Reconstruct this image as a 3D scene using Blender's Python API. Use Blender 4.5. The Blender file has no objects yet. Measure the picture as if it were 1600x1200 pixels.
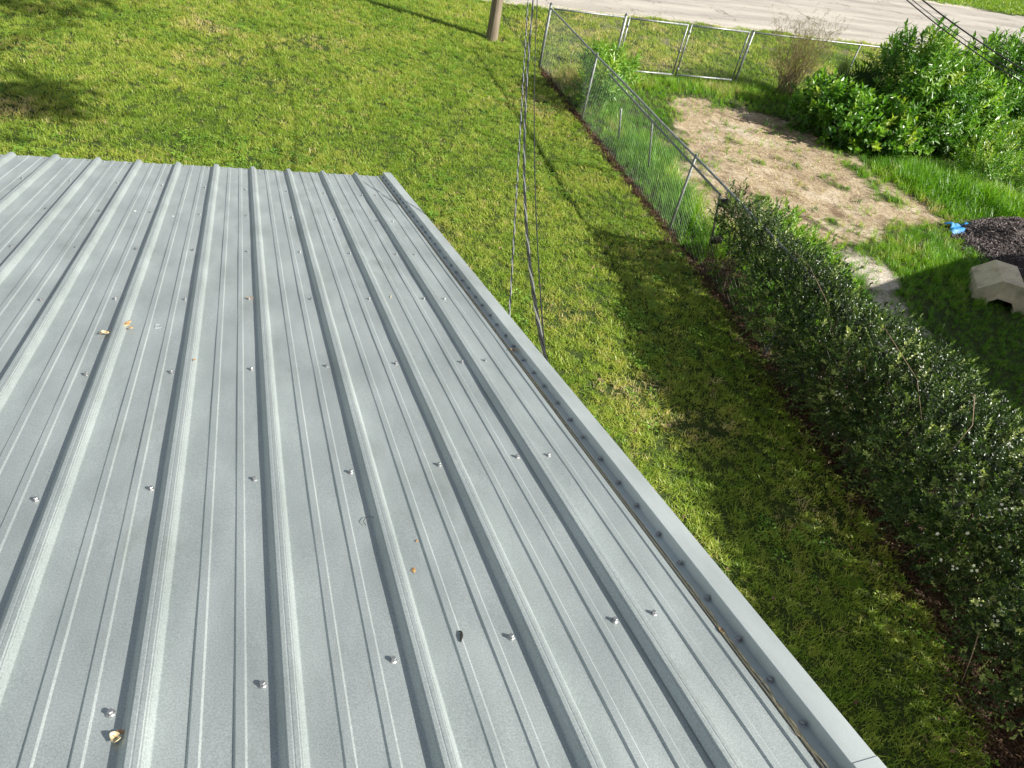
import bpy, math, random
import numpy as np
from mathutils import Vector, Matrix, Euler

random.seed(7)
rng = np.random.default_rng(11)
sc = bpy.context.scene
col = sc.collection
PI = math.pi

# ------------------------------------------------------------------ camera
EYE = Vector((0.0, 0.0, 5.1))
cd = bpy.data.cameras.new('camera')
cd.sensor_width = 36.0
cd.lens = 36.0 * 1079.36 / 1600.0
cd.clip_start = 0.05
cd.clip_end = 1500.0
cam = bpy.data.objects.new('camera', cd)
col.objects.link(cam)
cx = Vector((0.94180619, -0.28928794, 0.17121213))
cy = Vector((0.07580157, 0.67896755, 0.73024461))
cz = Vector((-0.32749844, -0.67477074, 0.66138432))
cam.matrix_world = Matrix(((cx.x, cy.x, cz.x, EYE.x), (cx.y, cy.y, cz.y, EYE.y), (cx.z, cy.z, cz.z, EYE.z), (0, 0, 0, 1)))
sc.camera = cam

# ------------------------------------------------------------------ light
SUN_EL = math.radians(36.5)
SH = Vector((-0.815, 0.580, 0)).normalized()          # direction in which shadows run
sdir = Vector((-SH.x * math.cos(SUN_EL), -SH.y * math.cos(SUN_EL), math.sin(SUN_EL)))
w = bpy.data.worlds.new('World')
sc.world = w
w.use_nodes = True
nt = w.node_tree
nt.nodes.clear()
sky = nt.nodes.new('ShaderNodeTexSky')
sky.sky_type = 'NISHITA'
sky.sun_disc = False
sky.sun_elevation = SUN_EL
sky.sun_rotation = math.atan2(sdir.x, sdir.y)
sky.air_density = 1.0
sky.dust_density = 1.2
bg = nt.nodes.new('ShaderNodeBackground')
bg.inputs['Strength'].default_value = 0.064
wo = nt.nodes.new('ShaderNodeOutputWorld')
hs = nt.nodes.new('ShaderNodeHueSaturation')
hs.inputs['Saturation'].default_value = 0.45
nt.links.new(sky.outputs[0], hs.inputs['Color'])
nt.links.new(hs.outputs[0], bg.inputs[0])
nt.links.new(bg.outputs[0], wo.inputs[0])
sl = bpy.data.lights.new('sun', 'SUN')
sl.energy = 5.0
sl.angle = math.radians(0.5)
sl.color = (1.0, 0.955, 0.87)
sun = bpy.data.objects.new('sun', sl)
sun.rotation_euler = sdir.to_track_quat('Z', 'Y').to_euler()
sun.location = (10, -8, 20)
col.objects.link(sun)
sc.view_settings.view_transform = 'Standard'
sc.view_settings.look = 'None'
sc.view_settings.gamma = 1.0
sc.view_settings.use_curve_mapping = False
sc.view_settings.exposure = 1.02

# ------------------------------------------------------------------ helpers
def tag(o, label=None, cat=None, group=None, kind=None):
    if label: o['label'] = label
    if cat: o['category'] = cat
    if group: o['group'] = group
    if kind: o['kind'] = kind
    return o

def empty(name, loc=(0, 0, 0)):
    o = bpy.data.objects.new(name, None)
    o.empty_display_size = 0.2
    o.location = loc
    col.objects.link(o)
    return o

def link(o, parent=None):
    col.objects.link(o)
    if parent is not None:
        o.parent = parent
        o.matrix_parent_inverse = Matrix.Translation(-Vector(parent.location)) if parent.rotation_euler == Euler((0, 0, 0)) else parent.matrix_basis.inverted()
    return o

class MB:
    """collects faces of one mesh"""
    def __init__(s):
        s.v = []; s.f = []; s.m = []
    def add(s, vs, fs, mi=0):
        o = len(s.v)
        s.v += [tuple(p) for p in vs]
        s.f += [tuple(i + o for i in f) for f in fs]
        s.m += [mi] * len(fs)
        return s
    def box(s, c, d, M=None, mi=0):
        x, y, z = d[0] / 2, d[1] / 2, d[2] / 2
        vs = [Vector((a * x, b * y, e * z)) for e in (-1, 1) for a, b in ((-1, -1), (1, -1), (1, 1), (-1, 1))]
        if M: vs = [M @ p for p in vs]
        vs = [p + Vector(c) for p in vs]
        return s.add(vs, [(3, 2, 1, 0), (4, 5, 6, 7), (0, 1, 5, 4), (1, 2, 6, 5), (2, 3, 7, 6), (3, 0, 4, 7)], mi)
    def tube(s, pts, r, n=8, cap=True, mi=0):
        pts = [Vector(p) for p in pts]
        rs = r if hasattr(r, '__len__') else [r] * len(pts)
        rings = []; up = None
        for i, p in enumerate(pts):
            t = (pts[min(i + 1, len(pts) - 1)] - pts[max(i - 1, 0)]).normalized()
            if up is None:
                up = Vector((0, 0, 1)) if abs(t.z) < 0.9 else Vector((1, 0, 0))
            a = t.cross(up).normalized(); b = a.cross(t); up = b
            rings.append([p + (a * math.cos(2 * PI * k / n) + b * math.sin(2 * PI * k / n)) * rs[i] for k in range(n)])
        vs = [q for ring in rings for q in ring]
        fs = [(i * n + k, i * n + (k + 1) % n, (i + 1) * n + (k + 1) % n, (i + 1) * n + k) for i in range(len(pts) - 1) for k in range(n)]
        if cap:
            fs.append(tuple(range(n - 1, -1, -1))); fs.append(tuple((len(pts) - 1) * n + k for k in range(n)))
        return s.add(vs, fs, mi)
    def mesh(s, name, mats, smooth=False):
        me = bpy.data.meshes.new(name)
        me.from_pydata(s.v, [], s.f)
        for m in (mats if isinstance(mats, (list, tuple)) else [mats]): me.materials.append(m)
        if len(set(s.m)) > 1: me.polygons.foreach_set('material_index', s.m)
        if smooth: me.polygons.foreach_set('use_smooth', [True] * len(s.f))
        me.update()
        return me
    def build(s, name, mats, parent=None, smooth=False):
        return link(bpy.data.objects.new(name, s.mesh(name, mats, smooth)), parent)

def vnoise(x, y, seed=0):
    """smooth value noise on numpy arrays, 0..1"""
    xi = np.floor(x).astype(np.int64); yi = np.floor(y).astype(np.int64)
    fx = x - xi; fy = y - yi
    fx = fx * fx * (3 - 2 * fx); fy = fy * fy * (3 - 2 * fy)
    def hsh(a, b):
        n = (a * 374761393 + b * 668265263 + seed * 974634777) & 0xffffffff
        n = ((n ^ (n >> 13)) * 1274126177) & 0xffffffff
        return ((n ^ (n >> 16)) & 0xffff) / 65535.0
    return (hsh(xi, yi) * (1 - fx) + hsh(xi + 1, yi) * fx) * (1 - fy) + (hsh(xi, yi + 1) * (1 - fx) + hsh(xi + 1, yi + 1) * fx) * fy

def fbm(x, y, seed=0, o=4):
    s = 0; a = 0.5; t = 0
    for i in range(o):
        s = s + a * vnoise(x * 2 ** i, y * 2 ** i, seed + i * 17); t += a; a *= 0.5
    return s / t

# ------------------------------------------------------------------ materials
def mat(name):
    m = bpy.data.materials.new(name); m.use_nodes = True
    nt = m.node_tree
    return m, nt, nt.nodes['Principled BSDF']

def N(nt, typ, **kw):
    n = nt.nodes.new(typ)
    for k, v in kw.items():
        if k in n.inputs.keys(): n.inputs[k].default_value = v
        else: setattr(n, k, v)
    return n

def ramp(nt, fac, stops):
    r = nt.nodes.new('ShaderNodeValToRGB')
    el = r.color_ramp.elements
    while len(el) < len(stops): el.new(0.5)
    for e, (p, c) in zip(el, stops):
        e.position = p; e.color = (c[0], c[1], c[2], 1) if hasattr(c, '__len__') else (c, c, c, 1)
    nt.links.new(fac, r.inputs[0])
    return r.outputs[0]

def mixc(nt, fac, a, b, mode='MIX'):
    m = nt.nodes.new('ShaderNodeMix'); m.data_type = 'RGBA'; m.blend_type = mode
    for sck, v in ((m.inputs[0], fac), (m.inputs[6], a), (m.inputs[7], b)):
        if hasattr(v, 'is_linked'): nt.links.new(v, sck)
        elif hasattr(v, '__len__'): sck.default_value = (v[0], v[1], v[2], 1)
        else: sck.default_value = v
    return m.outputs[2]

def noise(nt, vec, scale, detail=4, rough=0.55):
    n = nt.nodes.new('ShaderNodeTexNoise')
    n.inputs['Scale'].default_value = scale; n.inputs['Detail'].default_value = detail; n.inputs['Roughness'].default_value = rough
    if vec is not None: nt.links.new(vec, n.inputs['Vector'])
    return n.outputs['Fac']

def bump(nt, h, strength, dist, b):
    n = nt.nodes.new('ShaderNodeBump'); n.inputs['Strength'].default_value = strength; n.inputs['Distance'].default_value = dist
    nt.links.new(h, n.inputs['Height']); nt.links.new(n.outputs[0], b.inputs['Normal'])
    return n

def pos(nt): return nt.nodes.new('ShaderNodeNewGeometry').outputs['Position']
def objc(nt): return nt.nodes.new('ShaderNodeTexCoord').outputs['Object']

def simple(name, color, rough=0.6, metal=0.0, nscale=20, var=0.25, bmp=0.0, bdist=0.01):
    m, nt, b = mat(name)
    f = noise(nt, objc(nt), nscale, 5)
    c0 = [c * (1 - var) for c in color]; c1 = [min(1, c * (1 + var)) for c in color]
    nt.links.new(ramp(nt, f, [(0.3, c0), (0.7, c1)]), b.inputs['Base Color'])
    b.inputs['Roughness'].default_value = rough; b.inputs['Metallic'].default_value = metal
    if bmp: bump(nt, f, bmp, bdist, b)
    return m

def leafmat(name, stops, rough=0.45, trans=0.35, spec=0.4, attr='tint', tcol=1.35):
    m, nt, b = mat(name)
    a = nt.nodes.new('ShaderNodeAttribute'); a.attribute_type = 'INSTANCER'; a.attribute_name = attr
    c = ramp(nt, a.outputs['Fac'], stops)
    nt.links.new(c, b.inputs['Base Color'])
    b.inputs['Roughness'].default_value = rough
    b.inputs['Specular IOR Level'].default_value = spec
    t = nt.nodes.new('ShaderNodeBsdfTranslucent')
    tc = mixc(nt, 1.0, c, (tcol, tcol * 1.08, tcol * 0.45), 'MULTIPLY')
    nt.links.new(tc, t.inputs[0])
    mx = nt.nodes.new('ShaderNodeMixShader'); mx.inputs[0].default_value = trans
    nt.links.new(b.outputs[0], mx.inputs[1]); nt.links.new(t.outputs[0], mx.inputs[2])
    nt.links.new(mx.outputs[0], nt.nodes['Material Output'].inputs[0])
    return m

def steel_mat(name, base=0.49, rough=0.62, metal=0.76, grain=1.0):
    m, nt, b = mat(name)
    p = objc(nt)
    mp = nt.nodes.new('ShaderNodeMapping'); mp.inputs['Scale'].default_value = (1, 0.35, 1)
    nt.links.new(p, mp.inputs[0])
    fine = noise(nt, p, 330, 2, 0.75)          # spangle grain
    mid = noise(nt, mp.outputs[0], 9, 5)
    big = noise(nt, mp.outputs[0], 1.6, 3)
    g = ramp(nt, fine, [(0.30, (base * (1 - .26 * grain), base * (1.055 - .25 * grain), base * (1.045 - .25 * grain))), (0.70, (base * (1 + .12 * grain), base * (1.055 + .15 * grain), base * (1.045 + .15 * grain)))])
    g2 = mixc(nt, 0.6, g, ramp(nt, mid, [(0.3, (0.75, 0.80, 0.80)), (0.7, (1.1, 1.14, 1.14))]), 'MULTIPLY')
    dirt = ramp(nt, noise(nt, mp.outputs[0], 5.0, 8, 0.72), [(0.55, 0), (0.75, 0.42)])
    g3 = mixc(nt, dirt, g2, (0.24, 0.25, 0.225))
    nt.links.new(g3, b.inputs['Base Color'])
    b.inputs['Metallic'].default_value = metal
    r = nt.nodes.new('ShaderNodeMapRange'); r.inputs['To Min'].default_value = rough - 0.06; r.inputs['To Max'].default_value = rough + 0.08
    nt.links.new(mid, r.inputs['Value']); nt.links.new(r.outputs[0], b.inputs['Roughness'])
    b1 = nt.nodes.new('ShaderNodeBump'); b1.inputs['Strength'].default_value = 0.12; b1.inputs['Distance'].default_value = 0.001
    nt.links.new(fine, b1.inputs['Height'])
    b2 = nt.nodes.new('ShaderNodeBump'); b2.inputs['Strength'].default_value = 0.35; b2.inputs['Distance'].default_value = 0.004
    nt.links.new(big, b2.inputs['Height']); nt.links.new(b1.outputs[0], b2.inputs['Normal'])
    nt.links.new(b2.outputs[0], b.inputs['Normal'])
    return m

M = {}
M['roof'] = steel_mat('galvalume_roof')
M['trim'] = steel_mat('galvalume_trim', base=0.58, rough=0.60, grain=.25)
M['screw'] = simple('screw_zinc', (0.34, 0.35, 0.36), 0.46, 0.8, 60, 0.25)
M['rubber'] = simple('rubber_washer', (0.03, 0.03, 0.03), 0.6)
M['galv'] = simple('galvanised_pipe', (0.27, 0.285, 0.28), 0.5, 0.5, 14, 0.4)
M['galv_dull'] = simple('weathered_galvanised', (0.22, 0.235, 0.23), 0.6, 0.35, 14, 0.35)
M['wire'] = simple('chain_link_wire', (0.30, 0.31, 0.30), 0.5, 0.5, 10, 0.3)
M['blackplastic'] = simple('black_plastic', (0.018, 0.018, 0.02), 0.42)
M['cable'] = simple('black_cable', (0.02, 0.02, 0.022), 0.4, 0, 40, 0.3)
M['alu'] = simple('bare_aluminium_strand', (0.62, 0.62, 0.60), 0.35, 0.8, 80, 0.3)
M['pole'] = None
m, nt_, b_ = mat('pole_wood')
p_ = objc(nt_); mp_ = nt_.nodes.new('ShaderNodeMapping'); mp_.inputs['Scale'].default_value = (30, 30, 1.2); nt_.links.new(p_, mp_.inputs[0])
f_ = noise(nt_, mp_.outputs[0], 1.0, 6, 0.65)
nt_.links.new(ramp(nt_, f_, [(0.25, (0.07, 0.055, 0.04)), (0.55, (0.22, 0.175, 0.125)), (0.8, (0.36, 0.30, 0.23))]), b_.inputs['Base Color'])
b_.inputs['Roughness'].default_value = 0.85; bump(nt_, f_, 0.9, 0.012, b_); M['pole'] = m
M['twig'] = simple('twig_bark', (0.11, 0.075, 0.05), 0.85, 0, 30, 0.4)
M['drytwig'] = simple('dry_twig', (0.24, 0.17, 0.11), 0.85, 0, 30, 0.4)
M['stem'] = simple('green_stem', (0.12, 0.16, 0.05), 0.7, 0, 30, 0.3)
M['siding'] = simple('painted_siding', (0.62, 0.60, 0.54), 0.7, 0, 3, 0.08)
M['wood_white'] = simple('painted_board', (0.70, 0.69, 0.66), 0.6, 0, 6, 0.08)
M['shingle'] = simple('dark_shingle', (0.09, 0.085, 0.08), 0.9, 0, 40, 0.35)
M['glass'] = simple('window_glass', (0.03, 0.04, 0.045), 0.08)
M['tarp'] = simple('blue_tarp', (0.02, 0.21, 0.48), 0.5, 0, 25, 0.35, 0.6, 0.02)
m, nt_, b_ = mat('weathered_beige_board')
p_ = objc(nt_)
f_ = noise(nt_, p_, 3.5, 7, 0.7)
mp_ = nt_.nodes.new('ShaderNodeMapping'); mp_.inputs['Scale'].default_value = (3, 26, 3); nt_.links.new(p_, mp_.inputs[0])
g_ = noise(nt_, mp_.outputs[0], 1.3, 5, 0.7)
base_ = ramp(nt_, g_, [(0.3, (0.52, 0.43, 0.29)), (0.7, (0.72, 0.62, 0.44))])
nt_.links.new(mixc(nt_, ramp(nt_, f_, [(0.52, 0), (0.70, 0.6)]), base_, (0.20, 0.16, 0.12)), b_.inputs['Base Color'])
b_.inputs['Roughness'].default_value = 0.75; bump(nt_, g_, 0.3, 0.005, b_); M['shelter'] = m
M['mulch'] = simple('mulch_base', (0.06, 0.048, 0.045), 0.95, 0, 30, 0.5, 0.9, 0.05)
M['chip'] = leafmat('mulch_chip', [(0.0, (0.04, 0.033, 0.032)), (0.6, (0.16, 0.13, 0.125)), (1.0, (0.42, 0.37, 0.35))], 0.8, 0.0, 0.2)

GS = [(0.0, (0.070, 0.160, 0.016)), (0.45, (0.215, 0.335, 0.034)), (0.75, (0.370, 0.440, 0.075)), (0.92, (0.50, 0.46, 0.13)), (1.0, (0.60, 0.50, 0.28))]
M['lawn'] = leafmat('lawn_blade', GS, 0.42, 0.46, 0.45)
M['tall'] = leafmat('tall_grass_blade', [(0.0, (0.045, 0.14, 0.010)), (0.5, (0.14, 0.32, 0.018)), (0.85, (0.28, 0.42, 0.04)), (1.0, (0.42, 0.37, 0.17))], 0.42, 0.4, 0.4)
M['straw'] = leafmat('straw_bits', [(0.0, (0.18, 0.115, 0.065)), (0.5, (0.46, 0.34, 0.20)), (1.0, (0.74, 0.62, 0.40))], 0.8, 0.1, 0.2)
M['hedge'] = leafmat('hedge_leaf', [(0.0, (0.010, 0.022, 0.007)), (0.6, (0.045, 0.090, 0.018)), (0.9, (0.21, 0.29, 0.075)), (1.0, (0.42, 0.48, 0.18))], 0.36, 0.24, 0.5)
M['weed'] = leafmat('weed_leaf', [(0.0, (0.030, 0.095, 0.012)), (0.5, (0.095, 0.235, 0.020)), (0.85, (0.22, 0.38, 0.045)), (1.0, (0.30, 0.40, 0.05))], 0.36, 0.35, 0.5)
M['palm'] = leafmat('palm_leaf', [(0.0, (0.012, 0.030, 0.008)), (0.7, (0.04, 0.085, 0.015)), (1.0, (0.14, 0.20, 0.03))], 0.4, 0.25, 0.5)
M['petal'] = leafmat('petal', [(0.0, (0.75, 0.75, 0.62)), (1.0, (0.85, 0.85, 0.78))], 0.5, 0.3, 0.3, tcol=1.0)
M['litter'] = leafmat('dead_leaf', [(0.0, (0.05, 0.025, 0.015)), (0.6, (0.13, 0.075, 0.042)), (1.0, (0.30, 0.21, 0.12))], 0.7, 0.1, 0.3)
M['dry'] = leafmat('dry_weed', [(0.0, (0.15, 0.15, 0.045)), (1.0, (0.34, 0.29, 0.13))], 0.7, 0.3, 0.2)
M['treeleaf'] = leafmat('tree_leaf', [(0.0, (0.03, 0.07, 0.012)), (1.0, (0.09, 0.16, 0.03))], 0.4, 0.3, 0.4)

# ------------------------------------------------------------------ instancing
def proto(name, mb, m):
    return bpy.data.objects.new(name, mb.mesh(name, m))

def scatter(name, protos, P, R, S, T, parent=None, idx=None):
    """one object whose points carry instances of the protos"""
    coll = bpy.data.collections.new(name + '_kinds')
    for i, pr in enumerate(protos):
        if not pr.users_collection: coll.objects.link(pr)
        else:
            c = pr.copy(); coll.objects.link(c)
    n = len(P)
    P = np.asarray(P, dtype=np.float32)
    off = Vector(parent.location) if parent is not None else Vector((0, 0, 0))
    me = bpy.data.meshes.new(name)
    me.vertices.add(n)
    me.vertices.foreach_set('co', (P - np.array(off, dtype=np.float32)).ravel())
    a = me.attributes.new('rot', 'FLOAT_VECTOR', 'POINT'); a.data.foreach_set('vector', np.asarray(R, dtype=np.float32).ravel())
    a = me.attributes.new('scl', 'FLOAT', 'POINT'); a.data.foreach_set('value', np.asarray(S, dtype=np.float32))
    a = me.attributes.new('tint', 'FLOAT', 'POINT'); a.data.foreach_set('value', np.clip(np.asarray(T, dtype=np.float32), 0, 1))
    if idx is None: idx = rng.integers(0, len(protos), n)
    a = me.attributes.new('idx', 'INT', 'POINT'); a.data.foreach_set('value', np.asarray(idx, dtype=np.int32))
    me.materials.append(protos[0].data.materials[0])
    o = bpy.data.objects.new(name, me)
    col.objects.link(o)
    if parent is not None: o.parent = parent
    ng = bpy.data.node_groups.new(name + '_scatter', 'GeometryNodeTree')
    ng.interface.new_socket('Geometry', in_out='INPUT', socket_type='NodeSocketGeometry')
    ng.interface.new_socket('Geometry', in_out='OUTPUT', socket_type='NodeSocketGeometry')
    gi = ng.nodes.new('NodeGroupInput'); go = ng.nodes.new('NodeGroupOutput')
    mp = ng.nodes.new('GeometryNodeMeshToPoints')
    ip = ng.nodes.new('GeometryNodeInstanceOnPoints')
    ci = ng.nodes.new('GeometryNodeCollectionInfo')
    ci.inputs['Collection'].default_value = coll
    ci.inputs['Separate Children'].default_value = True
    ci.inputs['Reset Children'].default_value = True
    def attr(nm, tp):
        q = ng.nodes.new('GeometryNodeInputNamedAttribute'); q.data_type = tp; q.inputs['Name'].default_value = nm
        return [s for s in q.outputs if s.enabled and s.name == 'Attribute'][0]
    L = ng.links.new
    er = ng.nodes.new('FunctionNodeEulerToRotation')
    L(attr('rot', 'FLOAT_VECTOR'), er.inputs[0])
    L(gi.outputs[0], mp.inputs['Mesh']); L(mp.outputs[0], ip.inputs['Points'])
    L(ci.outputs[0], ip.inputs['Instance'])
    ip.inputs['Pick Instance'].default_value = True
    L(attr('idx', 'INT'), ip.inputs['Instance Index'])
    L(er.outputs[0], ip.inputs['Rotation'])
    L(attr('scl', 'FLOAT'), ip.inputs['Scale'])
    L(ip.outputs[0], go.inputs[0])
    md = o.modifiers.new('scatter', 'NODES'); md.node_group = ng
    return o

def dirrot(D):
    """euler angles that turn +Z to the directions D"""
    D = D / np.linalg.norm(D, axis=1, keepdims=True)
    th = np.arccos(np.clip(D[:, 2], -1, 1)); ph = np.arctan2(D[:, 1], D[:, 0])
    return np.stack([np.zeros(len(D)), th, ph], 1)

def blade(mb, base, az, h, lean, wd, seg=3):
    """a bent grass blade"""
    d = Vector((math.cos(az), math.sin(az), 0)); s = Vector((-d.y, d.x, 0))
    vs = []
    for i in range(seg + 1):
        t = i / seg
        p = Vector(base) + d * (lean * t * t) + Vector((0, 0, h * (t - 0.35 * t * t * min(1, lean / max(h, 1e-3)))))
        ww = wd * (1 - t ** 1.8) * 0.5
        if i == seg: vs.append(p)
        else: vs += [p - s * ww, p + s * ww]
    fs = [(2 * i, 2 * i + 1, 2 * i + 3, 2 * i + 2) for i in range(seg - 1)] + [(2 * seg - 2, 2 * seg - 1, 2 * seg)]
    mb.add(vs, fs)

def clump(name, n, rad, hmin, hmax, lean, wd, m, seg=3):
    mb = MB()
    for _ in range(n):
        a = random.uniform(0, 2 * PI); r = rad * math.sqrt(random.random())
        h = random.uniform(hmin, hmax)
        blade(mb, (r * math.cos(a), r * math.sin(a), -0.01), random.uniform(0, 2 * PI), h, h * random.uniform(0.2, lean), wd * random.uniform(0.7, 1.2), seg)
    return proto(name, mb, m)

def leaf(mb, base, d, n, L, W, curl=0.15):
    d = Vector(d).normalized(); n = Vector(n); s = d.cross(n).normalized(); n = s.cross(d).normalized()
    b = Vector(base)
    mb.add([b, b + d * L * 0.45 + s * W / 2 + n * W * 0.22, b + d * L * 0.5 - n * 0.0, b + d * L * 0.45 - s * W / 2 + n * W * 0.22, b + d * L - n * L * curl],
           [(0, 1, 2), (0, 2, 3), (1, 4, 2), (2, 4, 3)])

def sprig(name, n, length, L, W, m, spread=0.9, stem=True, tip=True, curl=0.15):
    mb = MB()
    for i in range(n):
        t = (i + 0.5) / n
        a = i * 2.399 + random.uniform(-0.5, 0.5)
        el = (1 - t) * spread + 0.25 + random.uniform(-0.25, 0.25)
        d = Vector((math.cos(a) * math.sin(el), math.sin(a) * math.sin(el), math.cos(el)))
        nn = Vector((0, 0, 1)) - d * d.z + Vector((random.uniform(-.3, .3), random.uniform(-.3, .3), 0))
        if nn.length < 0.1: nn = Vector((1, 0, 0))
        leaf(mb, (0, 0, length * t), d, nn, L * random.uniform(0.7, 1.15), W * random.uniform(0.8, 1.15), curl)
    if stem:
        r = length * 0.012 + 0.0008
        mb.add([(r, 0, -0.3 * length), (-r * .5, r * .87, -0.3 * length), (-r * .5, -r * .87, -0.3 * length), (0, 0, length)], [(0, 1, 3), (1, 2, 3), (2, 0, 3)])
    return proto(name, mb, m)

# ------------------------------------------------------------------ where the ground is what
DIRT = [(8.8, 13.9), (9.9, 14.1), (11.2, 13.8), (12.4, 13.4), (12.1, 12.35), (12.0, 11.4), (12.2, 10.68), (12.3, 9.7), (12.35, 8.9), (12.3, 8.35), (11.23, 8.1), (10.12, 8.2), (9.11, 8.0), (8.0, 7.8), (7.1, 8.2), (7.2, 9.6), (7.7, 11.0), (8.3, 12.5)]
SAND = [(8.75, 7.35), (9.4, 7.75), (9.75, 7.3), (9.6, 6.84), (9.42, 6.34), (9.34, 5.55), (9.08, 5.11), (8.85, 5.4), (8.8, 6.05), (8.83, 6.71)]
PILE = (13.75, 7.55)
def poly_in(x, y, P):
    inside = np.zeros(x.shape, bool); n = len(P)
    for i in range(n):
        x0, y0 = P[i]; x1, y1 = P[(i + 1) % n]
        if y0 == y1: continue
        c = ((y0 > y) != (y1 > y)) & (x < (x1 - x0) * (y - y0) / (y1 - y0) + x0)
        inside ^= c
    return inside
def poly_soft(x, y, P, amp=0.35):
    a = np.zeros(x.shape)
    jx = (fbm(x * 1.7, y * 1.7, 5) - .5) * 2 * amp * 2; jy = (fbm(x * 1.7, y * 1.7, 9) - .5) * 2 * amp * 2
    for dx, dy in ((0, 0), (.3, 0), (-.3, 0), (0, .3), (0, -.3), (.15, .15), (-.15, -.15)):
        a += poly_in(x + jx + dx, y + jy + dy, P)
    return a / 7
def fence_x(y): return 6.05 + 0.028 * (y - 4.0)
def border_x(y):      # lawn side edge of the bare strip under the fence and the hedge
    return np.where(y > 8.4, fence_x(y) - 0.12, np.interp(y, [-2, 0.5, 1.2, 1.8, 2.5, 4, 5, 6.5, 8.4], [4.9, 5.05, 5.35, 5.5, 5.62, 5.72, 5.85, 5.95, 6.05]))
def masks(x, y):
    """dirt, sand, bare-strip weights 0..1"""
    d = poly_soft(x, y, DIRT, .5) * np.clip(1.2 - np.clip(fbm(x * 2.1, y * 2.1, 61) - .53, 0, 1) * 5, 0, 1); s = poly_soft(x, y, SAND, 0.36) * np.clip(1.15 - np.clip(fbm(x * 2.6, y * 2.6, 62) - .48, 0, 1) * 3.2, 0, 1)
    bx = border_x(y)
    g = (fbm(x * 3, y * 3, 31) - .5) * 0.35
    wl = np.where(y > 8.4, 0.10, 0.55)
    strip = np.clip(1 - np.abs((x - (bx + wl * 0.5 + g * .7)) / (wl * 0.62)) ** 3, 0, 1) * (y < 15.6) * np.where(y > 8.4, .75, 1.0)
    shoulder = np.clip((y - 20.55 - (fbm(x * 1.3, y * 1.3, 3) - .5) * 0.9) / 0.3, 0, 1) * (x > -40)
    verge = np.clip((fbm(x * 0.8, y * 1.6, 77) - 0.50) * 7, 0, 1) * (y > 16.0) * (x > 8.3)
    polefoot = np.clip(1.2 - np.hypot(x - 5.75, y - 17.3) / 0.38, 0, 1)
    return np.clip(d + verge * 0.35, 0, 1), np.clip(s + shoulder, 0, 1), np.clip(strip + polefoot, 0, 1)

# thin, dry places of the lawn
SPOTS = [(-0.6, 16.3, .55), (-0.3, 14.6, .5), (0.4, 13.6, .45), (-3.4, 14.6, .5), (3.9, 4.9, .35), (4.5, 4.2, .4), (4.15, 5.0, .3), (2.2, 8.4, .4), (5.6, 13.2, .5),
         (3.6, 6.4, .4), (1.4, 15.8, .7), (-3.3, 11.9, .3), (6.1, 11.6, .3), (2.0, 5.2, .35), (4.9, 3.0, .4), (2.8, 3.6, .3), (0.3, 8.7, .4)]
def dryness(x, y):
    d = np.zeros(x.shape)
    for a, b, r in SPOTS: d = np.maximum(d, np.exp(-((x - a) ** 2 * 0.6 + (y - b) ** 2) / (r * r)))
    return d * (0.4 + 0.9 * fbm(x * 4, y * 4, 41))

# ------------------------------------------------------------------ ground
def axis(a, b, step, far):
    fine = np.arange(a, b + 1e-6, step)
    out = []; d = step; v = fine[-1]
    while v < far: d *= 1.35; v += d; out.append(v)
    lo = []; d = step; v = fine[0]
    while v > -far: d *= 1.35; v -= d; lo.append(v)
    return np.array(lo[::-1] + list(fine) + out)
gx = axis(-7.0, 22.0, 0.10, 420); gy = axis(-1.0, 22.0, 0.10, 420)
X, Y = np.meshgrid(gx, gy)
Xf, Yf = X.ravel(), Y.ravel()
near = (np.abs(Xf - 5) < 30) & (np.abs(Yf - 8) < 30)
def ground_z(x, y):
    z = (fbm(x * 0.9, y * 0.9, 2) - 0.5) * 0.07 + (fbm(x * 4.5, y * 4.5, 8) - 0.5) * 0.030
    d, s, st = masks(x, y)
    z = z - 0.02 * d - 0.03 * st
    k = np.clip((20.3 - y) / 1.2, 0, 1)        # flat along the road
    return z * k - 0.012 * (1 - k)
Zf = np.where(near, ground_z(Xf, Yf), -0.012)
nx, ny = len(gx), len(gy)
me = bpy.data.meshes.new('ground')
me.vertices.add(nx * ny); me.vertices.foreach_set('co', np.stack([Xf, Yf, Zf], 1).astype(np.float32).ravel())
I, J = np.meshgrid(np.arange(nx - 1), np.arange(ny - 1)); I = I.ravel(); J = J.ravel()
q = np.stack([J * nx + I, J * nx + I + 1, (J + 1) * nx + I + 1, (J + 1) * nx + I], 1).astype(np.int32)
me.loops.add(q.size); me.loops.foreach_set('vertex_index', q.ravel())
me.polygons.add(len(q)); me.polygons.foreach_set('loop_start', np.arange(0, q.size, 4, dtype=np.int32)); me.polygons.foreach_set('loop_total', np.full(len(q), 4, dtype=np.int32))
me.polygons.foreach_set('use_smooth', np.ones(len(q), bool))
me.update(calc_edges=True)
D_, S_, T_ = masks(Xf, Yf)
ca = me.color_attributes.new('kind_of_soil', 'FLOAT_COLOR', 'POINT')
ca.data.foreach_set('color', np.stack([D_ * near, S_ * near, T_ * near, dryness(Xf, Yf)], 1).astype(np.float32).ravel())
m, nt_, b_ = mat('ground_soil_and_turf')
vc = nt_.nodes.new('ShaderNodeVertexColor'); vc.layer_name = 'kind_of_soil'
sp = nt_.nodes.new('ShaderNodeSeparateColor'); nt_.links.new(vc.outputs[0], sp.inputs[0])
p_ = pos(nt_)
n1 = noise(nt_, p_, 1.1, 6, 0.6); n2 = noise(nt_, p_, 14, 6, 0.7); n3 = noise(nt_, p_, 60, 3, 0.7)
turf = ramp(nt_, n2, [(0.3, (0.025, 0.042, 0.010)), (0.55, (0.05, 0.075, 0.018)), (0.75, (0.12, 0.11, 0.045))])
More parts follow.
